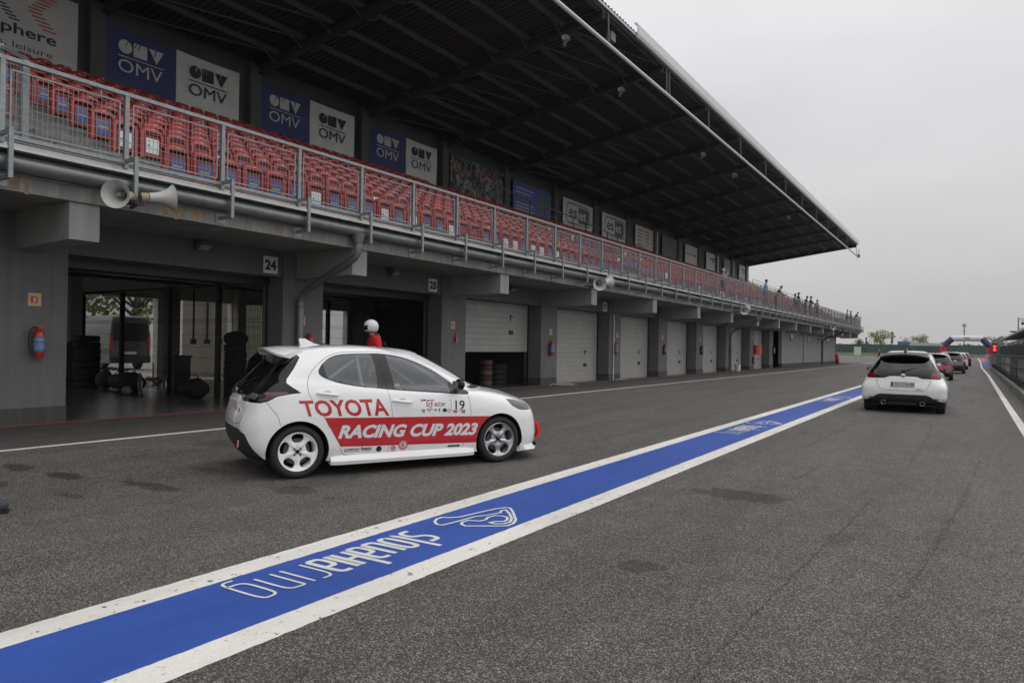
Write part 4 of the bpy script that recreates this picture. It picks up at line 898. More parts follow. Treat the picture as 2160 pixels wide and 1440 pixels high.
# ------------------------------------------------------------------ car body: control net -> dense surface -> clipped regions
LV = [  # levels from the sill up; each runs rear centre -> side -> front centre
 [(-.50,0,.26),(-.49,.35,.26),(-.46,.60,.26),(-.38,.76,.24),(-.25,.82,.21),(0,.825,.20),(.4,.81,.17),(.9,.81,.16),(1.4,.81,.16),(1.9,.81,.16),(2.3,.825,.16),(2.56,.83,.16),(2.86,.81,.16),(3.12,.72,.15),(3.29,.46,.14),(3.36,.23,.14),(3.375,0,.14)],
 [(-.565,0,.36),(-.555,.35,.36),(-.52,.62,.36),(-.42,.79,.35),(-.26,.855,.33),(0,.862,.32),(.4,.852,.30),(.9,.845,.30),(1.4,.845,.30),(1.9,.848,.30),(2.3,.858,.30),(2.56,.862,.31),(2.86,.84,.31),(3.13,.75,.30),(3.32,.47,.30),(3.39,.24,.30),(3.405,0,.30)],
 [(-.59,0,.50),(-.58,.35,.50),(-.545,.63,.50),(-.43,.80,.49),(-.26,.865,.47),(0,.873,.46),(.4,.858,.44),(.9,.850,.43),(1.4,.850,.43),(1.9,.853,.43),(2.3,.866,.45),(2.56,.872,.46),(2.86,.846,.46),(3.13,.755,.45),(3.31,.47,.45),(3.375,.24,.45),(3.39,0,.45)],
 [(-.585,0,.62),(-.575,.35,.62),(-.54,.63,.63),(-.43,.795,.64),(-.26,.862,.64),(0,.872,.63),(.4,.862,.61),(.9,.860,.59),(1.4,.860,.59),(1.9,.860,.59),(2.3,.868,.61),(2.56,.872,.62),(2.86,.842,.60),(3.10,.755,.59),(3.28,.48,.585),(3.34,.24,.58),(3.355,0,.58)],
 [(-.545,0,.78),(-.535,.35,.78),(-.50,.62,.80),(-.405,.775,.81),(-.26,.845,.81),(0,.857,.80),(.4,.858,.78),(.9,.860,.76),(1.4,.860,.76),(1.9,.858,.76),(2.3,.858,.77),(2.56,.852,.77),(2.84,.815,.73),(3.05,.735,.70),(3.22,.48,.70),(3.28,.24,.70),(3.295,0,.70)],
 [(-.52,0,.90),(-.51,.35,.90),(-.475,.60,.92),(-.39,.745,.935),(-.26,.822,.95),(0,.838,.93),(.4,.842,.93),(.9,.838,.92),(1.4,.836,.905),(1.9,.832,.89),(2.26,.82,.88),(2.52,.80,.86),(2.78,.755,.82),(2.96,.68,.785),(3.12,.46,.775),(3.18,.23,.775),(3.195,0,.78)],
 [(-.47,0,.985),(-.46,.35,.985),(-.43,.57,.99),(-.36,.70,1.0),(-.22,.775,1.035),(.04,.80,1.035),(.4,.812,1.015),(.9,.808,.985),(1.4,.80,.965),(1.9,.79,.94),(2.2,.765,.925),(2.42,.70,.925),(2.62,.60,.905),(2.76,.50,.885),(2.88,.35,.875),(2.93,.18,.88),(2.94,0,.88)],
 [(-.40,0,1.05),(-.39,.35,1.05),(-.355,.55,1.055),(-.28,.665,1.07),(-.14,.735,1.10),(.10,.765,1.10),(.42,.782,1.07),(.9,.778,1.03),(1.38,.770,1.005),(1.82,.755,.985),(2.08,.725,.965),(2.23,.64,.965),(2.34,.52,.975),(2.40,.38,.985),(2.44,.25,.99),(2.46,.12,.995),(2.465,0,.995)],
 [(-.24,0,1.22),(-.23,.33,1.22),(-.195,.51,1.225),(-.11,.62,1.23),(.04,.685,1.235),(.24,.71,1.235),(.50,.725,1.225),(.9,.722,1.215),(1.28,.712,1.20),(1.58,.695,1.175),(1.78,.66,1.155),(1.90,.58,1.155),(1.99,.47,1.17),(2.05,.35,1.185),(2.09,.22,1.19),(2.105,.11,1.195),(2.11,0,1.195)],
 [(-.09,0,1.375),(-.08,.30,1.375),(-.045,.46,1.37),(.03,.55,1.365),(.16,.60,1.37),(.34,.625,1.385),(.58,.64,1.395),(.86,.64,1.40),(1.12,.632,1.385),(1.32,.615,1.355),(1.45,.575,1.345),(1.54,.50,1.35),(1.61,.41,1.365),(1.66,.31,1.375),(1.69,.20,1.38),(1.70,.10,1.385),(1.705,0,1.385)],
 [(-.02,0,1.435),(-.01,.28,1.432),(.02,.42,1.425),(.09,.50,1.425),(.20,.545,1.435),(.38,.565,1.45),(.60,.575,1.455),(.85,.575,1.455),(1.06,.565,1.44),(1.22,.545,1.415),(1.33,.50,1.41),(1.41,.43,1.42),(1.47,.35,1.425),(1.51,.26,1.43),(1.535,.17,1.432),(1.545,.08,1.434),(1.55,0,1.434)],
 [(.12,0,1.465),(.13,.2,1.464),(.16,.30,1.462),(.22,.36,1.464),(.32,.39,1.472),(.46,.405,1.480),(.62,.41,1.484),(.80,.41,1.484),(.95,.40,1.475),(1.06,.38,1.465),(1.14,.345,1.462),(1.20,.30,1.462),(1.25,.24,1.463),(1.28,.18,1.464),(1.30,.12,1.465),(1.31,.06,1.465),(1.315,0,1.465)],
 [(.40,0,1.485),(.41,0,1.485),(.43,0,1.486),(.46,0,1.487),(.50,0,1.489),(.56,0,1.491),(.63,0,1.492),(.72,0,1.492),(.80,0,1.49),(.86,0,1.488),(.90,0,1.486),(.93,0,1.485),(.96,0,1.484),(.98,0,1.483),(.99,0,1.482),(1.0,0,1.482),(1.0,0,1.482)]]
def hermite(P, m):
    """nonuniform Catmull-Rom through P (k,n,3) along axis 0; m samples per span"""
    k = P.shape[0]; d = np.sqrt(np.linalg.norm(np.diff(P, axis=0), axis=2))+1e-3; d = np.maximum(d, .02)
    T = np.zeros_like(P)
    for i in range(k):
        if i == 0: T[i] = (P[1]-P[0])/d[0][:, None]
        elif i == k-1: T[i] = (P[-1]-P[-2])/d[-1][:, None]
        else:
            a, b = d[i-1][:, None], d[i][:, None]; s0, s1 = (P[i]-P[i-1])/a, (P[i+1]-P[i])/b; T[i] = (s0*b+s1*a)/(a+b)
    out = []; prm = []
    for i in range(k-1):
        n = m[i]
        for q in range(n):
            t = q/n; h = d[i][:, None]
            out.append((2*t**3-3*t**2+1)*P[i]+(t**3-2*t**2+t)*h*T[i]+(-2*t**3+3*t**2)*P[i+1]+(t**3-t**2)*h*T[i+1]); prm.append(i+t)
    out.append(P[-1]); prm.append(k-1); return np.array(out), np.array(prm)
def body_grid(res, mod=None):
    A = np.array([[list(p) for p in L] for L in LV], float)        # level, u, xyz
    if mod: A = mod(A)
    nu = [max(1, round(q*res)) for q in (8, 7, 7, 8, 9, 12, 14, 14, 14, 12, 9, 9, 8, 8, 7, 6)]
    nv = [max(1, round(q*res)) for q in (4, 4, 4, 5, 5, 4, 5, 8, 8, 4, 4, 5)]
    B = A.copy(); B = np.swapaxes(B, 0, 1)                          # u first
    # tangent at the centre planes must be lateral: mirror the neighbour
    G1, pu = hermite(np.concatenate([B[1:2]*[1, -1, 1], B, B[-2:-1]*[1, -1, 1]]), [1]+nu+[1]); G1 = G1[1:-1]; pu = pu[1:-1]-1
    G2, pv = hermite(np.swapaxes(G1, 0, 1), nv)                     # v, u, xyz
    G2[:, :, 1] = np.maximum(G2[:, :, 1], 0); G2[:, 0, 1] = 0; G2[:, -1, 1] = 0; G2[-1, :, 1] = 0
    G2[:, :, 1] *= -1                                               # right-hand side
    du = np.gradient(G2, axis=1); dv = np.gradient(G2, axis=0)
    N = np.cross(du, dv); ln = np.linalg.norm(N, axis=2, keepdims=True); ln[ln < 1e-9] = 1; N = N/ln
    # at centre planes the normal has no sideways part
    for c in (0, -1): N[:, c, 1] = 0
    N[-1, :] = [0, 0, 1]
    s = np.sign(N[sum(nv[:3]), N.shape[1]//2, 1]);  N = N*(-s)
    N[-1, :] = [0, 0, 1]
    U, Vv = np.meshgrid(pu, pv)
    return np.concatenate([G2, N, U[..., None], Vv[..., None]], axis=2)
def grid_polys(G):
    nv, nu, _ = G.shape; P = []
    for i in range(nv-1):
        for j in range(nu-1): P.append(np.array([G[i, j], G[i, j+1], G[i+1, j+1], G[i+1, j]]))
    return P
def clip(polys, g):
    """split polygons by scalar field g(points)->value; returns (inside g<0, outside)"""
    if not polys: return [], []
    ln = [len(p) for p in polys]; val = g(np.concatenate(polys)); ins = []; outs = []; o = 0
    for p, n in zip(polys, ln):
        v = val[o:o+n]; o += n
        if (v < 0).all(): ins.append(p)
        elif (v >= 0).all(): outs.append(p)
        else:
            a = []; b = []
            for i in range(n):
                j = (i+1) % n
                (a if v[i] < 0 else b).append(p[i])
                if (v[i] < 0) != (v[j] < 0):
                    t = v[i]/(v[i]-v[j]); q = p[i]+(p[j]-p[i])*t; a.append(q); b.append(q)
            if len(a) > 2: ins.append(np.array(a))
            if len(b) > 2: outs.append(np.array(b))
    return ins, outs
def sdf(pts, poly):
    """signed distance in 2D, negative inside"""
    p = pts; d = np.full(len(p), 1e9); s = np.ones(len(p)); n = len(poly); poly = np.array(poly, float)
    for i in range(n):
        a = poly[i]; b = poly[i-1]; e = b-a; w = p-a; t = np.clip((w@e)/max(e@e, 1e-12), 0, 1); q = w-np.outer(t, e); d = np.minimum(d, (q*q).sum(1))
        c1 = p[:, 1] >= a[1]; c2 = p[:, 1] < b[1]; c3 = e[0]*w[:, 1] > e[1]*w[:, 0]; f = (c1 & c2 & c3) | (~c1 & ~c2 & ~c3); s = np.where(f, -s, s)
    return s*np.sqrt(d)
def smooth_poly(P, n=4, closed=True):
    P = [Vector(p) for p in P]; k = len(P); out = []
    for i in range(k if closed else k-1):
        a, b, c, d = P[(i-1) % k if closed else max(i-1, 0)], P[i], P[(i+1) % k], P[(i+2) % k if closed else min(i+2, k-1)]
        for q in range(n):
            t = q/n; out.append(tuple(.5*((2*b)+(c-a)*t+(2*a-5*b+4*c-d)*t*t+(3*b-a-3*c+d)*t**3)))
    if not closed: out.append(tuple(P[-1]))
    return out
xz = lambda poly: (lambda p: sdf(p[:, [0, 2]], poly))
yz = lambda poly: (lambda p: sdf(np.stack([np.abs(p[:, 1]), p[:, 2]], 1), poly))
def mx(*fs): return lambda p: np.maximum.reduce([f(p) for f in fs])
def build_polys(name, polys, M, parent, mirror=True, off=0.0):
    V = []; N = []; F = []; idx = {}
    def vid(p, s):
        q = (p[0]+p[3]*off, s*(p[1]+p[4]*off), p[2]+p[5]*off); k = (round(q[0], 5), round(q[1], 5), round(q[2], 5))
        if k in idx: i = idx[k]; N[i] = N[i]+np.array([p[3], s*p[4], p[5]]); return i
        idx[k] = len(V); V.append(q); N.append(np.array([p[3], s*p[4], p[5]])); return idx[k]
    def orient(f):
        n = np.zeros(3); P0 = np.array(V[f[0]])
        for a, c in zip(f[1:], f[2:]): n += np.cross(np.array(V[a])-P0, np.array(V[c])-P0)
        return tuple(f) if n@(sum(N[i] for i in f)) > 0 else tuple(f[::-1])
    for p in polys:
        f = [];
        for q in p:
            i = vid(q, 1)
            if not f or (f[-1] != i and f[0] != i): f.append(i)
        if len(f) > 2: F.append(orient(f))
        if mirror:
            f = []
            for q in p[::-1]:
                i = vid(q, -1)
                if not f or (f[-1] != i and f[0] != i): f.append(i)
            if len(f) > 2: F.append(orient(f))
    me = bpy.data.meshes.new(name); me.from_pydata(V, [], F); me.materials.append(M)
    me.polygons.foreach_set('use_smooth', [True]*len(F))
    nn = [tuple(n/(np.linalg.norm(n)+1e-9)) for n in N]
    me.normals_split_custom_set_from_vertices(nn)
    o = bpy.data.objects.new(name, me); COL.objects.link(o); o.parent = parent; return o
def sidey(z): return .855 if z < .9 else .80-(z-.95)*.40

CARW = mat('car_white', (.84, .84, .84), .30, coat=1.0, noise=(3, .01)); GLOSSB = mat('gloss_black', (.008, .008, .009), .12, spec=.35); TRIM = mat('satin_black', (.018, .018, .019), .38)
TEXB = mat('bumper_black', (.022, .022, .023), .6); GAP = mat('panel_gap', (.02, .02, .02), .8); LINING = mat('cabin_lining', (.03, .03, .032), .9)
LAMPR = mat('tail_lamp_red', (.075, .005, .008), .10, coat=1); LAMPC = mat('lamp_clear', (.14, .14, .15), .12, .2, coat=1); HEADM = mat('headlamp', (.05, .052, .058), .06, .2, coat=1); CHROME = mat('chrome', (.6, .6, .62), .15, 1.0)
WHEELW = mat('wheel_white', (.86, .86, .86), .35, coat=.4); WHEELS = mat('wheel_silver', (.50, .50, .52), .25, .7, coat=.3); DISC = mat('brake_disc', (.10, .10, .105), .4, .6); DARKIN = mat('wheel_well', (.008, .008, .009), .9)
def glass_mat(name, tint, alpha, rough=.02):
    M = bpy.data.materials.new(name); M.use_nodes = True; n = M.node_tree; n.nodes.clear(); L = n.links.new
    o = n.nodes.new('ShaderNodeOutputMaterial'); tr = n.nodes.new('ShaderNodeBsdfTransparent'); tr.inputs[0].default_value = (*tint, 1)
    gl = n.nodes.new('ShaderNodeBsdfGlossy'); gl.inputs['Roughness'].default_value = rough; gl.inputs[0].default_value = (.9, .95, 1, 1)
    fr0 = n.nodes.new('ShaderNodeLayerWeight'); fr0.inputs[0].default_value = .5; fr = n.nodes.new('ShaderNodeMath'); fr.operation = 'POWER'; L(fr0.outputs['Facing'], fr.inputs[0]); fr.inputs[1].default_value = 4.5
    r = n.nodes.new('ShaderNodeMapRange'); r.inputs[1].default_value = 0; r.inputs[2].default_value = 1; r.inputs[3].default_value = alpha; r.inputs[4].default_value = 1; L(fr.outputs[0], r.inputs[0])
    mix = n.nodes.new('ShaderNodeMixShader'); L(r.outputs[0], mix.inputs[0]); L(tr.outputs[0], mix.inputs[1]); L(gl.outputs[0], mix.inputs[2]); L(mix.outputs[0], o.inputs[0]); return M
GLASS = glass_mat('side_glass', (.60, .66, .68), .105); GLASSD = glass_mat('dark_glass', (.05, .05, .055), .06)

ARR, ARF = (0.0, .300), (2.56, .298)
DLO = [(.236,1.18),(.262,1.235),(.308,1.288),(.382,1.340),(.499,1.378),(.704,1.392),(.887,1.396),(1.072,1.388),(1.283,1.352),(1.48,1.288),(1.674,1.192),(1.87,1.064),(2.03,.962),(2.10,.945),(2.125,.915),(2.09,.890),(1.907,.900),(1.143,.960),(.917,.985),(.752,1.000),(.579,1.027),(.435,1.059),(.319,1.101),(.256,1.137)]
GLR = [(.300,1.275),(.394,1.334),(.497,1.364),(.703,1.380),(.879,1.384),(.920,1.003),(.754,1.018),(.581,1.045),(.437,1.078),(.340,1.115)]
GLF = [(1.062,1.374),(1.281,1.340),(1.477,1.274),(1.67,1.174),(1.86,1.048),(1.868,.925),(1.144,.974)]
GARN = [(.06,1.345),(-.02,1.22),(-.115,1.10),(-.125,1.06),(-.06,1.01),(.035,.950),(-.10,.937),(-.234,.915),(-.327,.862),(-.40,.842),(-.47,.845),(-.60,.86),(-.9,.86),(-.9,1.5),(-.3,1.5),(-.02,1.42)]
def build_car(name, label, loc, rz, scale=1.0, res=1.0, paint=None, gr=False, wheel=WHEELW, steer=0, lamps_on=False, roofm=None, group=None, detail=True, front=True):
    paint = paint or CARW; car = empty(name, label, 'car', loc, rz, group); car.scale = (scale,)*3
    def mod(A):
        if gr:                                                      # wide-arched three-door: flared arches over a narrower cabin
            A = A.copy()
            for j, f in ((3, .5), (4, .9), (5, 1.0), (6, .6), (10, .4), (11, .8), (12, .6)):
                for lv, q in ((1, .9), (2, 1), (3, 1), (4, .5), (5, .05)): A[lv, j, 1] += .070*f*q
            for lv in (1, 2, 3): A[lv, 2, 1] += .07; A[lv, 3, 1] += .06; A[lv, 3, 0] -= .05
            A[1:4, 4:6, 1] += .015; A[4, 2:7, 1] -= .012; A[5, 2:8, 1] -= .045; A[6, 2:8, 1] -= .055; A[7:, :, 1] *= .935
        return A
    G = body_grid(res, mod); polys = grid_polys(G)
    full = polys
    for cx, cz in (ARR, ARF): _, polys = clip(polys, lambda p: np.maximum(np.hypot(p[:, 0]-cx, p[:, 2]-cz)-.342, .3-np.abs(p[:, 1])))
    cut = list(polys)
    # windscreen by surface parameters
    wsc, polys = clip(polys, lambda p: np.maximum.reduce([7.12-p[:, 7], p[:, 7]-9.35, 11.95+.06*(p[:, 7]-7)-p[:, 6]]))
    cowl, polys = clip(polys, lambda p: np.maximum.reduce([6.82-p[:, 7], p[:, 7]-7.12, 10.7-p[:, 6]]))
    dlo = smooth_poly(DLO, 3)
    fr, polys = clip(polys, mx(xz(dlo), lambda p: 3.2-p[:, 6], lambda p: p[:, 7]-9.9))
    g1, fr = clip(fr, xz(smooth_poly(GLR, 3) if not gr else smooth_poly(GLR, 3))); g2, fr = clip(fr, xz(GLF))
    # rear garnish + hatch glass
    lowz = lambda p: np.interp(np.abs(p[:, 1]), [0, .30, .42, .55, .9], [.905, .895, .845, .80, .80])
    ga, polys = clip(polys, mx(xz(GARN), lambda p: lowz(p)-p[:, 2], lambda p: p[:, 7]-9.25, lambda p: p[:, 6]-6))
    rgl, ga = clip(ga, mx(lambda p: 7.05-p[:, 7], lambda p: np.abs(p[:, 1])-.60+.0*p[:, 7]))
    LP = [(-.40,.962),(-.159,.966),(-.01,.950),(-.234,.925),(-.339,.876),(-.45,.860),(-.44,.875),(-.36,.895),(-.33,.93)]
    if gr: LP = [(-.60,.985),(-.40,.985),(-.159,.975),(.0,.950),(-.234,.925),(-.339,.872),(-.47,.855),(-.7,.85)]
    lm, ga = clip(ga, mx(xz(LP), lambda p: (.50 if not gr else .59)-np.abs(p[:, 1]), lambda p: p[:, 7]-6.6))
    rev = []
    if not gr: rev, ga = clip(ga, mx(xz([(-.51,.895),(-.44,.878),(-.405,.935),(-.45,.955)]), lambda p: .5-np.abs(p[:, 1])))
    # lower rear bumper insert
    rb, polys = clip(polys, mx(yz([(0,.545),(.50,.545),(.66,.50),(.73,.36),(.80,.20),(.80,.0),(-.1,0),(-.1,.545)] if not gr else [(-.1,.46),(.52,.46),(.68,.36),(.80,.30),(.95,.28),(.95,0),(-.1,0)]), lambda p: p[:, 0]+.25))
    # headlamp, grille
    hd, polys = clip(polys, mx(xz([(2.66,.822),(2.80,.806),(2.93,.775),(3.04,.735),(3.10,.665),(2.98,.660),(2.86,.674),(2.75,.725)]), lambda p: .44-np.abs(p[:, 1])))
    gl_, polys = clip(polys, mx(yz([(-.1,.56),(.40,.56),(.60,.30),(.60,.20),(-.1,.20)]), lambda p: 2.9-p[:, 0]))
    rfp = []
    if roofm:
        rfp, polys = clip(polys, mx(lambda p: 9.9-p[:, 7], lambda p: .0*p[:, 7]-1))
    body = build_polys('body', polys, paint, car)
    if rfp: build_polys('roof', rfp, roofm, car)
    build_polys('windscreen', wsc, GLASSD if not detail else GLASS, car); build_polys('cowl', cowl, TRIM, car)
    build_polys('rear_window', rgl, GLASSD, car); build_polys('rear_garnish', ga, GLOSSB, car)
    wn = {1: 'side_window'}
    flip = lambda gg: [np.array([[a[0], -a[1], a[2], a[3], -a[4], a[5], a[6], a[7]] for a in p[::-1]]) for p in gg]
    for s in (1, -1):
        build_polys('window_frame', fr if s == 1 else flip(fr), TRIM, car, mirror=False)
        for gg in (g1, g2):
            q = gg if s == 1 else [np.array([[a[0], -a[1], a[2], a[3], -a[4], a[5], a[6], a[7]] for a in p[::-1]]) for p in gg]
            build_polys('side_window', q, GLASS if detail else GLASSD, car, mirror=False)
        for nm, reg, M_ in (('tail_lamp', lm, LAMPR), ('headlamp', hd, HEADM)):
            q = reg if s == 1 else [np.array([[a[0], -a[1], a[2], a[3], -a[4], a[5], a[6], a[7]] for a in p[::-1]]) for p in reg]
            lo_ = build_polys(nm, q, (M_ if not (gr and nm == 'tail_lamp') else mat('tail_lamp_bright', (.15, .010, .014), .15)) if not (lamps_on and nm == 'tail_lamp') else mat('lit_tail_lamp', (.5, .02, .02), .3, emit=((1, .05, .03), 2.2)), car, mirror=False)
            if nm == 'tail_lamp' and rev:
                q = rev if s == 1 else [np.array([[a[0], -a[1], a[2], a[3], -a[4], a[5], a[6], a[7]] for a in p[::-1]]) for p in rev]
                build_polys('reversing_lamp', q, LAMPC, lo_, mirror=False)
    build_polys('rear_bumper', rb, TEXB, car); build_polys('grille', gl_, TEXB, car)
    build_polys('lining', [p[::-1] for p in polys+fr+rfp+ga], LINING, car, off=-.028)
    # floor pan and wheel wells
    b = MB(); b.box((-.42, -.72, .17), (3.2, .72, .22))
    for cx, cz in (ARR, ARF):
        for s in (1, -1):
            n = 22; V = []
            for i in range(n+1):
                a = math.pi*(1.12*i/n-.06); 
                for yy in (.845 if not gr else .87, .52): V.append((cx+.343*math.cos(a), s*yy*.998, cz+.343*math.sin(a)))
            b.add(V, [(2*i, 2*i+1, 2*i+3, 2*i+2) for i in range(n)])
            b.box((cx-.36, s*.50, .2), (cx+.36, s*.52, .68))
    b.build('wheel_wells', DARKIN, car, fixn=False)
    # door mirrors
    for s in (1, -1):
        b = MB(); b.sphere((1.93, s*.935, 1.02), .1, None, 16, 10, (.55, 1.05, .72)); mm = b.build('door_mirror', (GLOSSB if not gr else TRIM) if not roofm or gr else roofm, car, smooth=True)
        MB().bar((1.95, s*.80, .955), (1.95, s*.88, .98), .07, .045).build('mirror_stalk', TRIM, mm)
        MB().box((1.868, s*.865, .965), (1.876, s*1.005, 1.065)).build('mirror_glass', mat('mirror_glass', (.5, .52, .54), .05, 1.0), mm)
    # roof spoiler
    b = MB(); V = []; yy = [0, .15, .30, .42, .50, .545]; n = len(yy)
    topx = [.10, .10, .11, .12, .14, .16]; endx = [-.27, -.265, -.25, -.22, -.175, -.10]
    for s in (1, -1):
        V = []
        for i in range(n):
            zt_ = 1.462-.06*(yy[i]/.545)**2.2; V += [(topx[i], s*yy[i], zt_+.006), ((topx[i]+endx[i])/2, s*yy[i], zt_+.004), (endx[i], s*yy[i], zt_-.018-.02*(yy[i]/.545)**3), (endx[i]+.012, s*yy[i], zt_-.045-.02*(yy[i]/.545)**3), (topx[i]-.16, s*yy[i]*1.01, zt_-.085), ]
        F = [(i*5+q, i*5+q+1, (i+1)*5+q+1, (i+1)*5+q) for i in range(n-1) for q in range(4)]
        F.append((n*5-5, n*5-4, n*5-3, n*5-2, n*5-1)); b.add(V, F)
    sp_ = b.build('roof_spoiler', paint if not gr else roofm, car, smooth=50)
    MB().box((-.10, -.10, 1.385), (-.06, .10, 1.40)).build('brake_light', LAMPR if not lamps_on else mat('lit_brake', (.6, .02, .02), .3, emit=((1, .06, .04), 1.5)), sp_)
    # antenna fin
    b = MB(); b.prism([(.20, 1.475), (.44, 1.485), (.36, 1.505), (.26, 1.56), (.20, 1.562), (.185, 1.555)], -.018, .018); b.build('antenna_fin', paint if not gr else TRIM, car, smooth=30)
    # side skirts
    for s in (1, -1):
        prf = [(.838, .225), (.866, .205), (.884, .165), (.874, .125), (.78, .13), (.78, .22)]
        b = MB(); V = []
        for x in (.365, .45, 1.3, 2.05, 2.19):
            f = 1 if .4 < x < 2.1 else .97
            for (y, z) in prf: V.append((x+(.0), s*y*f, z+(.0 if x > .4 else .0)))
        n = len(prf); b.add(V, [(i*n+j, i*n+(j+1) % n, (i+1)*n+(j+1) % n, (i+1)*n+j) for i in range(4) for j in range(n)]+[tuple(range(n)), tuple(range(4*n, 5*n))])
        b.build('side_skirt', paint, car, smooth=30)
    # wiper
    MB().bar((-.44, .0, 1.035), (-.30, -.34, 1.13), .018, .014).bar((-.46, .03, 1.0), (-.43, -.02, 1.045), .05, .04).build('rear_wiper', BLACK, car)
    # wheels
    for cx, cz in (ARR, ARF):
        for s in (-1, 1):
            w = empty('wheel', None, None, parent=car); w.location = (cx, s*.755 if not gr else s*.79, .298)
            if cx > 1 and steer: w.rotation_euler = (0, 0, steer)
            if s > 0: w.scale = (1, 1, 1); w.rotation_euler = (0, 0, math.pi+(steer if cx > 1 else 0))
            make_wheel(w, wheel if not (detail and cx > 1) else WHEELS, detail)
    return car, G, full, cut, body
WPROTO = {}
def make_wheel(w, M, detail):
    """outer face towards -y"""
    key = (M.name, detail)
    if key not in WPROTO:
        b = MB(); ro, h, ri = .298, .098, .213
        pr = [(ri, -.075), (ri+.012, -.090), (ri+.035, -.101), (ri+.06, -.098), (ro-.018, -.088), (ro-.004, -.072), (ro, -.05), (ro, .06), (ro-.004, .082), (ro-.03, .098), (ri+.01, .09), (ri, .075)]
        b.lathe(pr, axis='y', n=48); ty = b.build('tyre', RUBBER, None, smooth=50)
        b = MB(); b.lathe([(.213, -.082), (.218, -.088), (.213, -.092), (.205, -.085), (.200, -.06), (.19, -.02), (.19, .075), (.21, .08)], axis='y', n=40)
        if detail:
            nt_, nr_ = 100, 12; V = []; pol = []
            rad = np.linspace(.022, .205, nr_); th = np.linspace(0, 2*np.pi, nt_+1)
            def yy(r, t):
                c = math.cos(5*(t-math.pi/2-math.pi/5)); sp = max(0, c)
                return -.048-.020*math.exp(-((r-.075)/.05)**2)*(1) -.030*(r/.205)**3 + .012*(1-sp)*math.sin(math.pi*min(1, r/.205))
            def hole(p):
                x, z = p[:, 0], p[:, 2]; r = np.hypot(x, z); t = np.arctan2(z, x)-math.pi/2; a = ((t+math.pi/5) % (2*math.pi/5))-math.pi/5   # angle from hole centre
                u = (r-.151)/.052; v = a*r/(.076*np.clip(.62+(r-.10)*5, .5, 1)); return np.abs(u)**2.6+np.abs(v)**2.4-1
            for i in range(nr_-1):
                for j in range(nt_):
                    q = [(rad[i], th[j]), (rad[i], th[j+1]), (rad[i+1], th[j+1]), (rad[i+1], th[j])]
                    pol.append(np.array([[r*math.cos(t), yy(r, t), r*math.sin(t)] for r, t in q]))
            _, keep = clip(pol, hole)
            bm = bmesh.new(); cache = {}
            for p in keep:
                f = []
                for q in p:
                    k = tuple(np.round(q, 5)); 
                    if k not in cache: cache[k] = bm.verts.new(q)
                    if cache[k] not in f: f.append(cache[k])
                if len(f) > 2:
                    try: bm.faces.new(f)
                    except ValueError: pass
            be = [e for e in bm.edges if e.is_boundary]; ret = bmesh.ops.extrude_edge_only(bm, edges=be)
            vs = [v for v in ret['geom'] if isinstance(v, bmesh.types.BMVert)]
            for v in vs: v.co.y += .035; r_ = math.hypot(v.co.x, v.co.z)
            bmesh.ops.recalc_face_normals(bm, faces=bm.faces)
            for f in bm.faces: f.smooth = True
            for e in bm.edges:
                if len(e.link_faces) == 2 and e.calc_face_angle(0) > R(40): e.smooth = False
            me = bpy.data.meshes.new('rim_face'); bm.to_mesh(me); bm.free(); me.materials.append(M)
            rf_ = bpy.data.objects.new('rim_face', me); COL.objects.link(rf_)
            hb = MB(); hb.lathe([(0, -.052), (.021, -.052), (.022, -.072)], axis='y', n=16)
            for i in range(4):
                a = math.pi/4+i*math.pi/2; hb.lathe([(0, -.082), (.009, -.082), (.011, -.055)], (.045*math.cos(a), 0, .045*math.sin(a)), 'y', n=8)
            hb_ = hb.build('wheel_nuts', BLACK, None)
        else:
            hb_ = None; q = MB()
            for i in range(5):
                a = math.pi/2+i*2*math.pi/5; q.bar((0, -.06, 0), (.2*math.cos(a), -.075, .2*math.sin(a)), .045, .03, up=(0, 1, 0))
            q.lathe([(0, -.08), (.05, -.08), (.06, -.05)], axis='y', n=12); rf_ = q.build('rim_face', M, None)
        rm = b.build('rim', M, None, smooth=40)
        d = MB().lathe([(0, -.015), (.145, -.015), (.145, .01), (0, .01)], axis='y', n=28).build('brake_disc', DISC, None, smooth=30)
        objs = [ty, rm, rf_, d]+([hb_] if hb_ else [])
        WPROTO[key] = [(o.name.split('.')[0], o.data) for o in objs]
        for o in objs: bpy.data.objects.remove(o)
    for nm, me in WPROTO[key]:
        o = bpy.data.objects.new(nm, me); COL.objects.link(o); o.parent = w

# ------------------------------------------------------------------ the racing hatchback
HEAD = R(64.1); CLOC = (-7.084, 5.544, 0)
car, G, full, cut, body = build_car('racing_car', 'white racing hatchback with a red stripe, number 19 and white five-spoke wheels', CLOC, HEAD, 1.016, 1.25, wheel=WHEELW, steer=R(-1))
bvh_v = [tuple(q[:3]) for p in cut for q in p]; bvh_f = []; o_ = 0
for p in cut: bvh_f.append(tuple(range(o_, o_+len(p)))); o_ += len(p)
BV = BVHTree.FromPolygons(bvh_v, bvh_f)
def on_side(x, z, off=.0016):
    h = BV.ray_cast(Vector((x, -2, z)), Vector((0, 1, 0)), 1.98)
    if h[0] is None: return None
    n = h[1] if h[1].y < 0 else -h[1]
    return h[0]+n*off
def cut2d(V, F, step=.045):
    """split flat polygons along a grid so they can follow the body"""
    P_ = [np.array([[V[i][0], 0, V[i][1]] for i in f]) for f in F]
    if len(F) == 1 and len(V) > 5: step = .03
    xs = [p[:, 0] for p in P_]; x0, x1 = min(a.min() for a in xs), max(a.max() for a in xs); z0, z1 = min(p[:, 2].min() for p in P_), max(p[:, 2].max() for p in P_)
    for ax, a, c in ((0, x0, x1), (2, z0, z1)):
        t = math.ceil(a/step)*step
        while t < c:
            i_, o_ = clip(P_, lambda p: p[:, ax]-t); P_ = i_+o_; t += step
    return P_
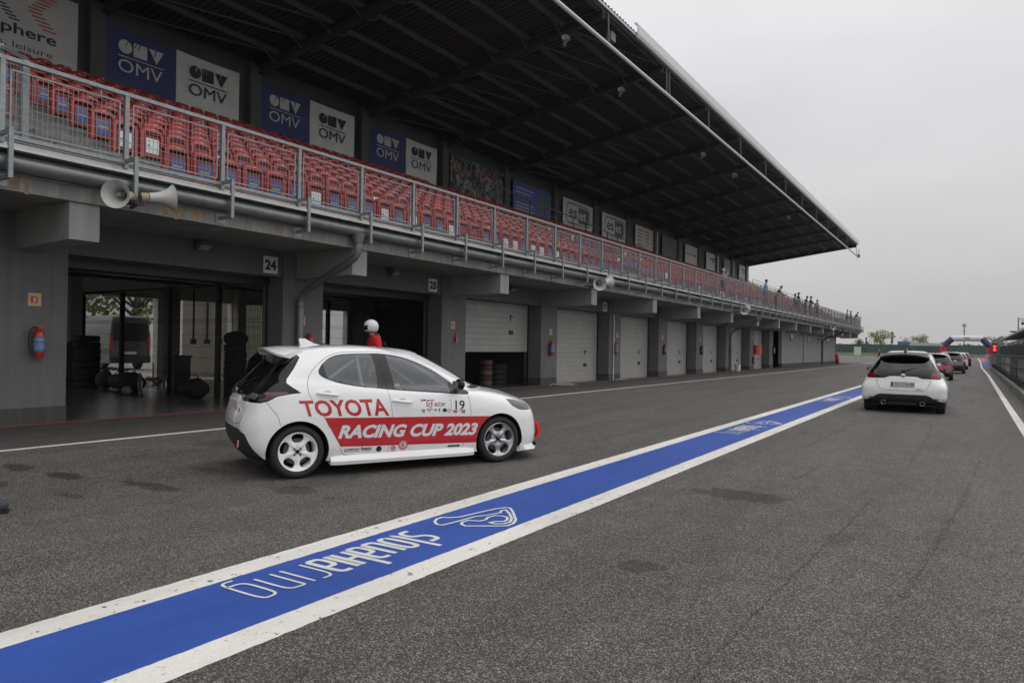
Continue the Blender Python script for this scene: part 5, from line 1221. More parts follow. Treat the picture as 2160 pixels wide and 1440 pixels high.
def decal(name, V, F, M, off=.0016, parent=None):
    b = MB(); pp_ = cut2d(V, F)
    for cx, cz in (ARR, ARF): _, pp_ = clip(pp_, lambda p: np.hypot(p[:, 0]-cx, p[:, 2]-cz)-.3435)
    for p in pp_:
        q = [on_side(a[0], a[2], off) for a in p]
        if any(x is None for x in q): continue
        b.add(q, [tuple(range(len(q)))])
    o = b.build(name, M, parent or car, fixn=False); return o
def quadmap(V, src, dst):
    """map points from box src (x0,y0,w,h) to quad dst [bl,br,tr,tl]"""
    o = []
    for x, y in V:
        u, v = (x-src[0])/src[2], (y-src[1])/src[3]; bl, br, tr, tl = [Vector(q) for q in dst]
        o.append(tuple((bl*(1-u)+br*u)*(1-v)+(tl*(1-u)+tr*u)*v))
    return o
def dtext(name, txt, quad, M, bold=.0, shear=0., off=.0016, parent=None):
    V, F = text_fit(txt, 0, 0, 1, 1, bold, shear); return decal(name, quadmap(V, (0, 0, 1, 1), quad), F, M, off, parent)
DRED = mat('stripe_red', (.50, .012, .018), .35, coat=.6); DWH = mat('decal_white', (.74, .74, .75), .35, coat=.6); DBK = mat('decal_black', (.02, .02, .022), .4)
band = [(.281, .668), (.809, .650), (1.6, .632), (2.60, .604), (2.60, .285), (2.185, .283), (.815, .318), (.473, .331)]
_, bp_ = clip([np.array([[x, 0, z] for x, z in band])], lambda p: p[:, 0]*0+1)
decal('stripe', band, [tuple(range(len(band)))], DRED, .0012)
dtext('lettering', 'TOYOTA', [(.045, .690), (1.055, .660), (1.0, .866), (-.005, .868)], DRED, .028)
dtext('lettering', 'RACING CUP 2023', [(.440, .421), (2.215, .376), (2.235, .530), (.455, .578)], DWH, .044, .22, .0026)
dtext('race_number', '19', [(1.915, .706), (2.045, .703), (2.045, .818), (1.915, .820)], DBK, .015)
dtext('lettering', 'RACE DAY', [(1.62, .757), (1.775, .751), (1.79, .797), (1.635, .802)], DBK, .02, .25)
def rect(name, x0, z0, x1, z1, M, off=.0018, sl=-.03): 
    return decal(name, [(x0, z0), (x1, z0+sl*(x1-x0)), (x1, z1+sl*(x1-x0)), (x0, z1)], [(0, 1, 2, 3)], M, off)
def arc(cx, cz, r, w, a0, a1, n=18):
    V = []; 
    for i in range(n+1): a = R(a0+(a1-a0)*i/n); V += [(cx+(r-w/2)*math.cos(a), cz+(r-w/2)*math.sin(a)), (cx+(r+w/2)*math.cos(a), cz+(r+w/2)*math.sin(a))]
    return V, [(2*i, 2*i+2, 2*i+3, 2*i+1) for i in range(n)]
V, F = arc(1.575, .772, .022, .012, 0, 360); decal('emblem', V, F, DRED); rect('emblem', 1.592, .765, 1.604, .826, DRED); rect('emblem', 1.525, .755, 1.537, .80, DBK); V, F = arc(1.56, .80, .028, .011, 60, 180, 8); decal('emblem', V, F, DBK)
rect('sponsor', 1.452, .822, 1.475, .845, DRED); rect('sponsor', 1.48, .825, 1.52, .842, DBK); rect('sponsor', 1.53, .826, 1.60, .838, mat('decal_grey', (.25, .25, .27), .5)); rect('sponsor', 1.60, .824, 1.63, .836, DRED)
V, F = [], []
rect('number_box', 1.855, .71, 1.859, .846, DBK)
DBL = mat('decal_blue', (.05, .10, .35), .4); DGR = mat('decal_grey', (.25, .25, .27), .5)
for (x0, z0, w, h, M_) in ((1.46, .712, .045, .012, DBL), (1.465, .69, .04, .014, DBL), (1.53, .712, .02, .018, DRED), (1.555, .716, .05, .014, DGR), (1.55, .695, .03, .008, DBK), (1.625, .70, .04, .022, DGR), (1.69, .69, .014, .038, DBK), (1.745, .684, .05, .042, DBK), (1.875, .688, .07, .012, DRED), (1.89, .67, .05, .014, DRED), (1.965, .69, .03, .012, DGR), (2.0, .66, .022, .018, DBL), (2.026, .66, .022, .018, DRED), (2.0, .682, .022, .018, DRED), (2.026, .682, .022, .018, DBL)):
    rect('sponsor', x0, z0, x0+w, z0+h, M_)
V, F = arc(1.83, .695, .019, .005, 0, 360); decal('sponsor', V, F, DBK)
dtext('sponsor', 'COMPLEX', [(.525, .282), (.70, .278), (.705, .300), (.53, .304)], DBK, .03, .15); rect('sponsor', .52, .268, .70, .274, DRED); rect('sponsor', .52, .27, .525, .30, DRED)
dtext('sponsor', 'basic', [(.715, .276), (.845, .272), (.85, .312), (.72, .316)], DBK, .03); rect('sponsor', .735, .262, .84, .267, DBL); rect('sponsor', .775, .28, .79, .297, mat('decal_orange', (.6, .22, .03), .4), .0026)
n = 24; decal('sponsor', [(.935+.034*math.cos(2*math.pi*i/n), .275+.034*math.sin(2*math.pi*i/n)) for i in range(n)], [tuple(range(n))], DBK); rect('sponsor', .918, .272, .952, .278, DRED, .0026)
V, F = arc(1.112, .280, .024, .008, 0, 360); decal('sponsor', V, F, DRED); rect('sponsor', 1.098, .268, 1.105, .29, DRED); rect('sponsor', 1.109, .268, 1.116, .29, DRED); rect('sponsor', 1.12, .268, 1.127, .29, DRED); rect('sponsor', 1.075, .242, 1.15, .248, DRED)
n = 30; decal('kill_switch_mark', [(1.235+.058*math.cos(2*math.pi*i/n), .303+.058*math.sin(2*math.pi*i/n)) for i in range(n)], [tuple(range(n))], DRED, .0026)
decal('kill_switch_mark', [(1.235+.050*math.cos(2*math.pi*i/n), .303+.050*math.sin(2*math.pi*i/n)) for i in range(n)], [tuple(range(n))], DWH, .0032)
V, F = arc(1.235, .303, .040, .009, 0, 360, 26); decal('kill_switch_mark', V, F, DRED, .0038); dtext('kill_switch_mark', 'E', [(1.218, .281), (1.252, .281), (1.252, .326), (1.218, .326)], DRED, .04, 0, .0038)
decal('sponsor', [(1.82, .243), (1.985, .240), (2.0, .264), (1.84, .268)], [(0, 1, 2, 3)], DBK)
dtext('sponsor', 'POLSKA', [(1.85, .249), (1.97, .246), (1.975, .259), (1.855, .262)], DGR, .02, .2, .0026)
# shut lines
def seam(pts, w=.0045, closed=False):
    sm = smooth_poly(pts, 6, False); b = MB(); L_ = []
    for (a, c) in zip(sm, sm[1:]):
        d = Vector(c)-Vector(a); n_ = max(1, int(d.length/.02))
        for q in range(n_): L_.append(tuple(Vector(a)+d*q/n_))
    L_.append(sm[-1])
    for (a, c) in zip(L_, L_[1:]):
        t = (Vector(c)-Vector(a))
        if t.length < 1e-6: continue
        t = t.normalized(); n_ = Vector((-t.y, t.x))*w/2
        q = [on_side(*(Vector(a)+n_), .0006), on_side(*(Vector(a)-n_), .0006), on_side(*(Vector(c)-n_), .0006), on_side(*(Vector(c)+n_), .0006)]
        if all(x is not None for x in q): b.add(q, [(0, 1, 2, 3)])
    return b.build('shut_line', GAP, car, fixn=False)
seam([(.964, 1.418), (.999, 1.235), (1.034, .988), (1.071, .804), (1.087, .654), (1.072, .405), (1.045, .215)])
seam([(2.066, .93), (2.105, .86), (2.125, .747), (2.131, .614), (2.09, .417), (2.02, .205)]); seam([(1.045, .207), (1.5, .200), (2.02, .197)]); seam([(.542, .224), (1.045, .207)])
seam([(.503, 1.40), (.36, 1.352), (.197, 1.224), (.112, 1.096), (.105, .969), (.154, .854), (.281, .673), (.34, .55)]); seam([(.47, .317), (.50, .25), (.542, .224)])
seam([(.503, 1.40), (.734, 1.413), (.964, 1.416), (1.153, 1.398), (1.48, 1.31), (1.75, 1.155), (2.0, .995)]); seam([(-.338, .85), (-.231, .704), (-.20, .60)]); seam([(2.13, .93), (2.40, .925), (2.62, .895), (2.80, .845)])
# hatch shut lines on the tail
def hatch_line(cut_, car_, pts, w=.005):
    vs = [tuple(q[:3]) for p in cut_ for q in p]; fs = []; o_ = 0
    for p in cut_: fs.append(tuple(range(o_, o_+len(p)))); o_ += len(p)
    T_ = BVHTree.FromPolygons(vs, fs); b = MB()
    for s in (1, -1):
        for (a, c) in zip(pts, pts[1:]):
            for q in range(5):
                y0, z0 = a[0]+(c[0]-a[0])*q/5, a[1]+(c[1]-a[1])*q/5; y1, z1 = a[0]+(c[0]-a[0])*(q+1)/5, a[1]+(c[1]-a[1])*(q+1)/5
                d = Vector((y1-y0, z1-z0)).normalized(); nx, nz_ = -d.y*w, d.x*w; P4 = []
                for (yy, zz) in ((y0, z0), (y1, z1), (y1+nx, z1+nz_), (y0+nx, z0+nz_)):
                    h = T_.ray_cast(Vector((-2, -max(yy, 0), zz)), Vector((1, 0, 0)), 1.95)
                    if h[0] is None: break
                    P4.append((h[0].x-.0015, -s*h[0].y if s > 0 else h[0].y, h[0].z))
                if len(P4) == 4: b.add(P4, [(0, 1, 2, 3)])
    b.build('hatch_shut_line', GAP, car_, fixn=False)
hatch_line(cut, car, [(.60, .82), (.585, .70), (.52, .615), (.35, .592), (0, .588)])
MB().prism([(-.26, .70), (.26, .70), (.285, .84), (-.285, .84)], -.536, -.556, plane='yz').build('plate_recess', mat('recess_white', (.66, .66, .67), .4, coat=.5), car)
for yy in (-.08, .08): MB().box((-.5585, yy-.003, .775), (-.5565, yy+.003, .80)).build('plate_mark', DRED, car)
MB().sphere((-.525, 0, .945), .045, None, 18, 8, (.25, 1.5, 1)).build('badge', CHROME, car, smooth=True)
# small "gr" badge right of the recess
b = MB()
b.box((-.575, -.50, .735), (-.562, -.485, .775)).box((-.575, -.48, .73), (-.562, -.47, .75)); b.build('emblem', DRED, car)
# door handles
for (x0, z0, x1, z1) in ((.193, .946, .442, .914), (1.088, .840, 1.338, .812)):
    for s in (1,):
        b = MB(); p0 = on_side(x0, z0, .01); p1 = on_side(x1, z1, .01)
        if p0 and p1:
            mid = (p0+p1)/2; pts = [p0, p0.lerp(p1, .08)+Vector((0, -.022, 0)), mid+Vector((0, -.032, 0)), p0.lerp(p1, .92)+Vector((0, -.022, 0)), p1]
            b.tube(pts, [.008, .017, .018, .017, .008], n=10); h_ = b.build('door_handle', CARW, car, smooth=60)
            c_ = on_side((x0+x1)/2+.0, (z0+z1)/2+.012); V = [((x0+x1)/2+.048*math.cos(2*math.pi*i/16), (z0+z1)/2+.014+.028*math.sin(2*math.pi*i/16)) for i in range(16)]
            decal('handle_shade', V, [tuple(range(16))], mat('recess_shade', (.55, .55, .56), .5), .001)  # flat grey disc stands in for shade in the handle hollow
# front lip, tow strap
b = MB(); V = []; prof_ = [(2.93, .80), (3.10, .755), (3.28, .50), (3.36, .25), (3.38, 0)]
for s in (1, -1):
    V = []
    for (x, y) in prof_: V += [(x-.06, s*(y-.03), .19), (x+.012, s*(y+.006), .20), (x+.045, s*(y+.02), .135), (x-.06, s*(y-.03), .115)]
    b.add(V, [(i*4+j, i*4+(j+1) % 4, (i+1)*4+(j+1) % 4, (i+1)*4+j) for i in range(len(prof_)-1) for j in range(4)]+[(0, 1, 2, 3)])
b.build('front_lip', CARW, car, smooth=40)
b = MB(); b.bar((3.18, -.56, .45), (3.315, -.575, .45), .055, .03).bar((3.30, -.575, .465), (3.335, -.58, .33), .055, .05).bar((3.33, -.58, .35), (3.30, -.58, .26), .05, .045); b.build('tow_strap', mat('strap_red', (.62, .03, .02), .6), car, smooth=True)
MB().bar((-.592, -.58, .35), (-.585, -.57, .43), .014).build('rear_tow_eye', mat('strap_pale', (.5, .25, .2), .6), car)
# the same hatch line, drawn on the waiting three-door further down
# interior: cage, seats, wheel
CAGE = mat('cage_paint', (.42, .50, .52), .4); cg = MB()
for s in (-1, 1):
    cg.tube([(.86, s*.60, .25), (.82, s*.60, .9), (.74, s*.54, 1.36), (.74, 0, 1.40)], .022, n=8)
    cg.tube([(.74, s*.52, 1.33), (.10, s*.52, .85), (-.05, s*.50, .6)], .022, n=8); cg.tube([(.74, s*.54, 1.36), (1.35, s*.52, 1.34), (1.95, s*.62, .95), (2.1, s*.64, .5)], .020, n=8)
    cg.tube([(.84, s*.62, .5), (1.95, s*.64, .75)], .02, n=8)
cg.tube([(.75, -.54, 1.33), (.85, .60, .5)], .02, n=8); cg.build('roll_cage', CAGE, car, smooth=True)
for s in (1, -1):
    b = MB(); b.prism([(.95, .35), (1.5, .38), (1.5, .45), (1.12, .50), (.98, .80), (.90, 1.05), (.88, 1.22), (.80, 1.22), (.80, 1.0), (.86, .5)], s*.35-.2, s*.35+.2); b.build('race_seat', TRIM, car, smooth=30)
b = MB(); b.lathe([(.155, -.01), (.17, -.012), (.18, 0), (.17, .012), (.155, .01), (.155, -.01)], axis='x', n=24); b.bar((0, -.16, 0), (0, .16, 0), .02, .03); sw = b.build('steering_wheel', BLACK, car); sw.location = (1.58, .35, .90); sw.rotation_euler = (0, R(-22), 0)
MB().prism([(1.75, .5), (2.3, .5), (2.3, .93), (1.95, .95), (1.78, .86)], -.70, .70).build('dashboard', LINING, car)
# number sticker low on the front door glass
b = MB(); p = on_side(1.16, 1.02); 
if p: b.add([(1.15, p.y+.012, 1.00), (1.215, p.y+.012, .998), (1.215, p.y+.020, 1.035), (1.15, p.y+.020, 1.037)], [(0, 1, 2, 3)]); b.build('window_sticker', mat('cream', (.5, .42, .3), .5), car)

# ------------------------------------------------------------------ the wide three-door ahead
GH = R(91.0)
gcar, _g, _f, gcut, _b = build_car('rally_hatchback', 'white three-door hatchback with a black roof and number plate waiting in the lane', (-1.47, 20.55, 0), GH, 1.02, .7, gr=True, wheel=WHEELS, roofm=mat('carbon_roof', (.03, .031, .033), .55), detail=False)
hatch_line(gcut, gcar, [(.585, .83), (.56, .72), (.50, .60), (.42, .565), (0, .555)], .008)
MB().box((-.60, -.26, .655), (-.585, .26, .765)).build('number_plate', mat('plate', (.62, .63, .64), .4), gcar)
MB().box((-.602, -.005+.215, .66), (-.5995, .258, .76)).build('plate_band', mat('plate_blue', (.03, .05, .3), .4), gcar)
V, F = text_fit('WU 5966M', -.195, .675, .43, .07, .004); b = MB(); b.add([(-.6015, -x, z) for x, z in V], F); b.build('plate_text', DBK, gcar, fixn=False)
b = MB(); b.box((-.602, -.26, .654), (-.584, .26, .660)).box((-.602, -.26, .760), (-.584, .26, .766)); b.build('plate_frame', BLACK, gcar)
b = MB(); b.sphere((-.535, 0, .925), .04, None, 18, 8, (.3, 1.5, 1)); b.build('badge', CHROME, gcar, smooth=True)
MB().box((-.605, -.40, .60), (-.59, -.28, .612)).build('emblem', DGR, gcar)
for s in (1, -1):
    MB().lathe([(.045, -.03), (.055, -.03), (.055, .10), (.045, .10)], (-.56, s*.42, .245), 'x', n=16).build('exhaust', CHROME, gcar)
    MB().bar((-.585, s*.62, .37), (-.52, s*.76, .365), .012, .022).build('reflector', mat('refl_red', (.35, .02, .02), .2), gcar)
MB().box((-.60, -.30, .22), (-.54, .30, .26)).build('diffuser', BLACK, gcar)
cp = lambda n, c, me=.5: mat(n, c, .3, me, coat=1.0)
def qcar(label, x, y, paint, roofm=None, sc=1.0, on=False, h=91):
    return build_car('waiting_car', label, (x, y, 0), R(h), sc, .4, paint=paint, gr=False, wheel=WHEELS, roofm=roofm, detail=False, lamps_on=on, group='cars queuing in the lane')
qcar('silver-roofed hatchback right in front of the white three-door', -2.05, 29.5, cp('silver_paint', (.42, .43, .43)), None, 1.06)
qcar('red hatchback with a pale roof in the queue', -1.75, 45.5, cp('red_paint_car', (.33, .02, .025), .2), cp('silver_roof', (.5, .42, .42)), 1.0)
qcar('dark grey hatchback behind the red one in the queue', -1.35, 60.5, cp('grey_paint', (.11, .11, .115)), None, 1.06, True)
qcar('white hatchback with lit tail lamps farther up the queue', -1.25, 76, CARW, None, 1.05, True)
qcar('dark red car at the far head of the queue', -1.05, 96, cp('maroon', (.16, .02, .03), .3), None, 1.05, True)

# ------------------------------------------------------------------ people
def person(label, loc, rz, top, legs, bulk=1.0, skin=(.42, .26, .19), hair=(.03, .02, .015), pose='stand', h=1.75, helmet=None, hood=None, lean=0, group=None, arms='rest'):
    o = empty('person', label, 'person', loc, rz, group); s = h/1.75; V = []; Rr = []; E = []; reg = []
    def add(p, r, g, par=None):
        V.append((p[0]*s, p[1]*s, p[2]*s)); Rr.append(r*s*(bulk if g == 't' else 1)); reg.append(g)
        if par is not None: E.append((par, len(V)-1))
        return len(V)-1
    L_ = lean
    pel = add((0, 0, .95), .15, 'l'); wa = add((.02+L_*.3, 0, 1.12), .135, 't', pel); ch = add((.03+L_*.8, 0, 1.32), .155, 't', wa); nk = add((.03+L_*1.1, 0, 1.47), .07, 't', ch)
    n2 = add((.05+L_*1.35, 0, 1.54), .058, 's', nk); hd = add((.07+L_*1.5, 0, 1.63), .088, 's', n2); tp = add((.065+L_*1.55, 0, 1.70), .075, 's', hd)
    for sd in (-1, 1):
        f = .10 if pose == 'walk' else .02
        hp = add((0, sd*.09, .88), .115, 'l', pel); kn = add((.03+f*sd, sd*.10, .50), .075, 'l', hp); an = add((-.02+2.2*f*sd, sd*.10, .09), .05, 'l', kn); ft = add((.14+2.2*f*sd, sd*.12, .045), .045, 'f', an)
        sh = add((.03+L_*.9, sd*.18, 1.40), .075, 't', ch)
        if arms == 'rest': el = (.04+L_*.6, sd*.26, 1.12); wr = (.16+L_*.5, sd*.25, .90)
        elif arms == 'rail': el = (.20+L_, sd*.25, 1.17); wr = (.42+L_, sd*.20, 1.10)
        elif arms == 'phone': el = (.20, sd*.22, 1.20); wr = (.30, sd*.07, 1.45)
        else: el = (.1, sd*.25, 1.15); wr = (.3, sd*.12, 1.12)
        e_ = add(el, .052, 't', sh); w_ = add(wr, .034, 't', e_)
        d = (Vector(wr)-Vector(el)).normalized(); pm_ = Vector(wr)+d*.07; pa = add(tuple(pm_), .032, 's', w_)
        side = d.cross(Vector((0, 1, 0))).normalized() if abs(d.y) < .9 else Vector((0, 0, 1))
        for q in range(4):
            off = side*(.030*(q-1.5)/1.5); ln = (.055, .07, .075, .06)[q]; f1 = add(tuple(pm_+off+d*ln*.6), .010, 's', pa); add(tuple(pm_+off+d*ln*1.1+Vector((0, -sd*.02, -.01))), .008, 's', f1)
        add(tuple(pm_+side*.05+d*.01), .011, 's', pa)
    me = bpy.data.meshes.new('body'); me.from_pydata(V, E, []); b_ = bpy.data.objects.new('body', me); COL.objects.link(b_)
    b_.modifiers.new('sk', 'SKIN'); b_.modifiers.new('ss', 'SUBSURF').levels = 1
    for i, sv in enumerate(me.skin_vertices[0].data): sv.radius = (Rr[i]*(.8 if reg[i] == 't' and Rr[i] > .1*s else 1), Rr[i]*(1.2 if reg[i] == 't' and Rr[i] > .1*s else 1)) if False else (Rr[i], Rr[i]); sv.use_root = (i == 0)
    dg = bpy.context.evaluated_depsgraph_get(); me2 = bpy.data.meshes.new_from_object(b_.evaluated_get(dg)); bpy.data.objects.remove(b_)
    me2.materials.clear()
    for nm, c in (('t', top), ('l', legs), ('s', skin), ('f', (.03, .03, .03))): me2.materials.append(mat('cloth_%s_%.2f_%.2f_%.2f' % ((nm,)+tuple(c)), tuple(c), .85 if nm != 's' else .6, noise=(8, .12)))
    key = {'t': 0, 'l': 1, 's': 2, 'f': 3}; SV = np.array(V)
    for p in me2.polygons:
        c = np.array(p.center); j = int(np.argmin(((SV-c)**2).sum(1)/np.array([(r*1.0+.02)**2 for r in Rr])));  p.material_index = key[reg[j]]; p.use_smooth = True
    bo = bpy.data.objects.new('body', me2); COL.objects.link(bo); bo.parent = o
    hx = (.07+L_*1.5)*s; hz = 1.645*s
    # nose and ears so the head reads as a face
    if not helmet:
        b = MB(); b.sphere((hx-.015, 0, hz+.025), .105*s, None, 12, 8, (1, .92, 1.0)); b.v = [(x-.03*max(0, 1-(z-hz+.1)/.1) if x > hx+.04 else x, y, max(z, hz-.02+(.10 if x > hx+.05 else 0))) for x, y, z in b.v]
        b.build('hair' if not hood else 'hood', mat('hair_%.2f_%.2f_%.2f' % tuple(hood or hair), tuple(hood or hair), .9), o, smooth=True)
        MB().sphere((hx+.088*s, 0, hz-.02), .018*s, None, 8, 6, (1, .8, 1.3)).build('nose', mat('cloth_s_%.2f_%.2f_%.2f' % tuple(skin), tuple(skin), .6), o, smooth=True)
    else:
        R_ = .128*s; b = MB(); b.sphere((0, 0, 0), R_, None, 30, 20, (1.10, .94, 1.04)); V2 = []
        for x, y, z in b.v:                                         # egg-shaped shell, drawn down over the neck, with a jutting chin
            if z < 0: x, z = x*(1+.10*(x > 0)*min(1, -z/R_)), z*1.12
            if z < -.085*s: z = -.085*s-(-.085*s-z)*.45
            V2.append((x+hx-.005, y, z+hz+.015))
        keep = [f for f in b.f if not all(V2[i][0] > hx+.045*s and -.055*s < V2[i][2]-hz < .045*s and abs(V2[i][1]) < .095*s for i in f)]
        hm = MB().add(V2, keep).build('helmet', mat('helmet_white', helmet, .3, coat=.5), o, smooth=70)
        b = MB(); b.sphere((hx+.004, 0, hz+.012), .120*s, None, 24, 16, (1.10, .94, 1.04)); b.f = [f for f in b.f if all(b.v[i][0] > hx-.02 and abs(b.v[i][2]-hz) < .085*s for i in f)]; b.m = [0]*len(b.f); b.build('visor', mat('visor_dark', (.008, .008, .010), .2), hm, smooth=True)
        MB().lathe([(.118*s, -.008), (.122*s, 0), (.118*s, .008)], (hx, 0, hz-.095*s), 'z', n=24).build('lower_trim', BLACK, hm)
    return o
DK = (.02, .021, .026)
# marshal behind the racing car, walking to the left
m1 = person('person in a white helmet and red jacket behind the racing car', (-10.60, 10.75, 0), R(243), (.50, .012, .014), DK, bulk=1.22, helmet=(.66, .66, .66), lean=.05, h=2.0)
b = MB(); b.tube([(-.06, -.17, 1.45), (.16, -.19, 1.38), (.17, -.16, 1.15), (.02, -.2, .98)], .022, n=6); b.tube([(-.06, .17, 1.45), (.16, .19, 1.38), (.17, .16, 1.15), (.02, .2, .98)], .022, n=6); b.tube([(-.1, -.2, 1.50), (-.13, 0, 1.56), (-.1, .2, 1.50)], .03, n=6); b.build('harness', BLACK, m1, smooth=True); MB().tube([(.05, 0, 1.60), (.07, 0, 1.74)], [.12, .085], n=14).build('collar', BLACK, m1, smooth=True)
D = 4.56
GP = 'spectators standing on the grandstand deck'
FX = 0
person('spectator in a pale cap holding a camera, in front of the seats', (-12.45, 41.2, D), R(10), (.30, .32, .34), (.035, .04, .05), hood=(.55, .54, .52), arms='phone', group=GP)
person('person in a light blue jacket leaning towards the railing', (-12.35, 51.0, D), R(5), (.10, .22, .50), (.10, .12, .15), group=GP, h=1.95)
person('person in an olive green jacket bending over the railing', (-12.35, 54.2, D), R(0), (.09, .11, .035), (.04, .05, .06), lean=.22, arms='rail', group=GP)
person('spectator with a dark jacket and brown hair, left of the group at the railing', (-12.4, 62.3, D), R(-10), DK, (.02, .02, .03), hair=(.08, .04, .02), group=GP, h=1.85)
person('spectator with a grey hood in the middle group', (-12.9, 63.4, D), R(15), (.05, .05, .06), (.05, .06, .09), hood=(.10, .09, .09), group=GP, h=1.85)
person('shortest spectator of the middle group in black with bare arms', (-12.35, 64.9, D), R(0), DK, (.05, .06, .08), lean=.1, arms='rail', group=GP, h=1.72)
person('spectator in a dark top with white sleeves and arms on the rail', (-12.35, 67.4, D), R(0), (.035, .05, .075), (.03, .03, .04), arms='rail', group=GP, h=1.88)
person('spectator with brown hair and a grey shirt right of the middle group', (-12.4, 70.8, D), R(-20), (.16, .13, .10), (.03, .03, .04), hair=(.10, .05, .02), group=GP, h=1.78)
person('person in a yellow-orange jacket near the far end of the deck', (-12.5, 90.5, D), R(0), (.50, .27, .03), DK, group=GP, h=1.85)
person('dark-clothed person right of the one in yellow', (-12.5, 93.3, D), R(0), DK, DK, group=GP, h=1.85)
person('last dark-clothed person leaning at the deck corner', (-12.4, 96.0, D), R(0), DK, DK, lean=.2, arms='rail', group=GP, h=1.85)
person('person in an orange-red jacket standing far off on the forecourt', (-16.6, 166, 0), R(-70), (.42, .02, .02), DK, hood=(.45, .10, .04), group='people far down the lane', h=2.05)
person('small figure in orange overalls beyond the waiting cars', (-13.2, 205, 0), R(-80), (.60, .22, .02), (.5, .2, .02), group='people far down the lane', h=1.9)
person('figure in a red jacket beside the pale marquee', (-11.3, 190, 0), R(-60), (.42, .03, .03), DK, group='people far down the lane', h=1.9)
person('dark figure under the pale marquee, on its left', (-9.6, 196, 0), R(-60), DK, DK, group='people far down the lane', h=1.9); person('dark figure under the pale marquee, on its right', (-7.9, 196, 0), R(-60), DK, DK, group='people far down the lane', h=2.0)
# driver in the racing car
dv = person('helmeted driver sitting in the racing car', (0, 0, 0), 0, (.04, .04, .05), (.04, .04, .05), helmet=(.55, .58, .60), arms='fold', h=1.6)
dv.location = (CLOC[0]+math.cos(HEAD)*.98*1.016-math.sin(HEAD)*.35*1.016, CLOC[1]+math.sin(HEAD)*.98*1.016+math.cos(HEAD)*.35*1.016, -.36); dv.rotation_euler = (0, 0, HEAD)
bd = [c for c in dv.children if c.name.startswith('body')][0]; me = bd.data
for v in me.vertices:                                              # sit: thighs forward, shins down
    if v.co.z < .83:
        dpt = .83-v.co.z
        if dpt < .40: v.co.x += dpt; v.co.z = .83+.02*math.sin(dpt*4)+v.co.x*0
        else: v.co.x += .40+(dpt-.40)*.55; v.co.z = .83-(dpt-.40)*.45
# bystander just outside the left edge: only the tip of one shoe is in the picture
wk = person('walker at the left edge with only a grey shoe toe in view', (-7.15, 2.21, 0), R(62), (.06, .065, .08), (.03, .035, .05), pose='walk')
b = MB(); b.sphere((.29, .115, .07), .1, None, 18, 10, (1.35, .50, .70)); b.v = [(x, y, max(z, .022)) for x, y, z in b.v]; b.build('shoe', mat('shoe_grey', (.05, .055, .065), .7), wk, smooth=True)
MB().prism([(.15, 0), (.42, 0), (.43, .02), (.41, .03), (.15, .03)], .065, .165).build('shoe_sole', BLACK, wk)
# ------------------------------------------------------------------ van and yard behind the garages
van = empty('dark_van', 'dark van seen through the mesh in the yard behind the garages', 'van', (-35.2, 18.3, 0), R(178)); VP = mat('van_grey', (.045, .048, .052), .25, .3, coat=1)
b = MB()
sec = [(-.98, .35), (-1.0, 1.1), (-.97, 1.9), (-.88, 2.55), (-.78, 2.72), (.78, 2.72), (.88, 2.55), (.97, 1.9), (1.0, 1.1), (.98, .35)]; V = []; xs = [(0, .97), (.05, 1), (3.6, 1), (4.1, .98), (4.9, .80), (5.6, .5), (5.9, .42)]; n = len(sec)
for x, f in xs:
    for (y, z) in sec: V.append((x, y*(1 if f > .7 else .94), .35+(z-.35)*f))
b.add(V, [(i*n+j, i*n+(j+1) % n, (i+1)*n+(j+1) % n, (i+1)*n+j) for i in range(len(xs)-1) for j in range(n)]+[tuple(range(n)), tuple(range((len(xs)-1)*n, len(xs)*n))]); b.build('body', VP, van, smooth=30)
MB().box((-.015, -.85, 1.45), (-.002, .85, 2.35)).build('rear_glass', GLOSSB, van)
for s in (1, -1): MB().box((-.03, s*.86, 1.0), (.02, s*.99, 1.65)).build('tail_lamp', mat('van_lamp', (.35, .03, .02), .3), van)
MB().box((-.08, -.98, .38), (.02, .98, .68)).build('bumper', BLACK, van); MB().box((-.025, -.3, .8), (-.01, .3, .92)).build('number_plate', mat('van_plate', (.45, .45, .45), .5), van)
V, F = text_fit('KRAFTVAN', -.62, 2.42, 1.2, .13, .01); 
b = MB(); b.box((-.03, -.12, 2.38), (-.01, .12, 2.42)); b.build('brake_light', mat('van_lamp', (.35, .03, .02), .3), van)
for x in (1.0, 4.6):
    for s in (1, -1): b = MB(); tyre(b, (x, s*.86, .36), 'y', .36, .22, .22); b.lathe([(0, -.1), (.2, -.1), (.2, .1), (0, .1)], (x, s*.86, .36), 'y', DISC); b.build('wheel', RUBBER, van, smooth=40)
cbn = empty('cabin', 'beige cabin wall added behind the garages as a bright backdrop to the mesh', 'cabin', (0, 0, 0)); MB().box((-28.4, 16.5, 0), (-27.6, 20.8, 3.4)).build('wall', mat('backdrop_wall', (.74, .71, .63), .8, noise=(1, .06)), cbn); MB().box((-28.5, 16.4, 3.4), (-27.5, 20.9, 3.5)).build('roof', BLACK, cbn)  # added wall, set under open sky to look bright through the garage
for y in (17.6, 18.9): MB().tube([(-27.55, y, 1.6), (-27.55, y, 3.3)], .04).box((-27.6, y-.12, 1.4), (-27.5, y+.12, 1.6)).build('conduit', mat('conduit', (.06, .06, .06), .6), cbn)
yb = empty('yard_hall', 'pale corrugated hall beyond the van', 'building', (0, 0, 0)); MB().box((-66, 26, 0), (-58, 60, 6.2)).build('wall', mat('hall_wall', (.58, .59, .60), .6, noise=(.4, .06)), yb); MB().box((-66.5, 25.5, 6.2), (-57.5, 60.5, 6.8)).build('roof', mat('hall_roof', (.16, .17, .18), .6), yb)
yc, *_ = build_car('parked_car', 'silver car parked in the yard beyond the van', (-40.5, 23.8, 0), R(100), 1.05, .35, paint=cp('silver_paint', (.42, .43, .43)), wheel=WHEELS, detail=False, group='cars parked in the yard')
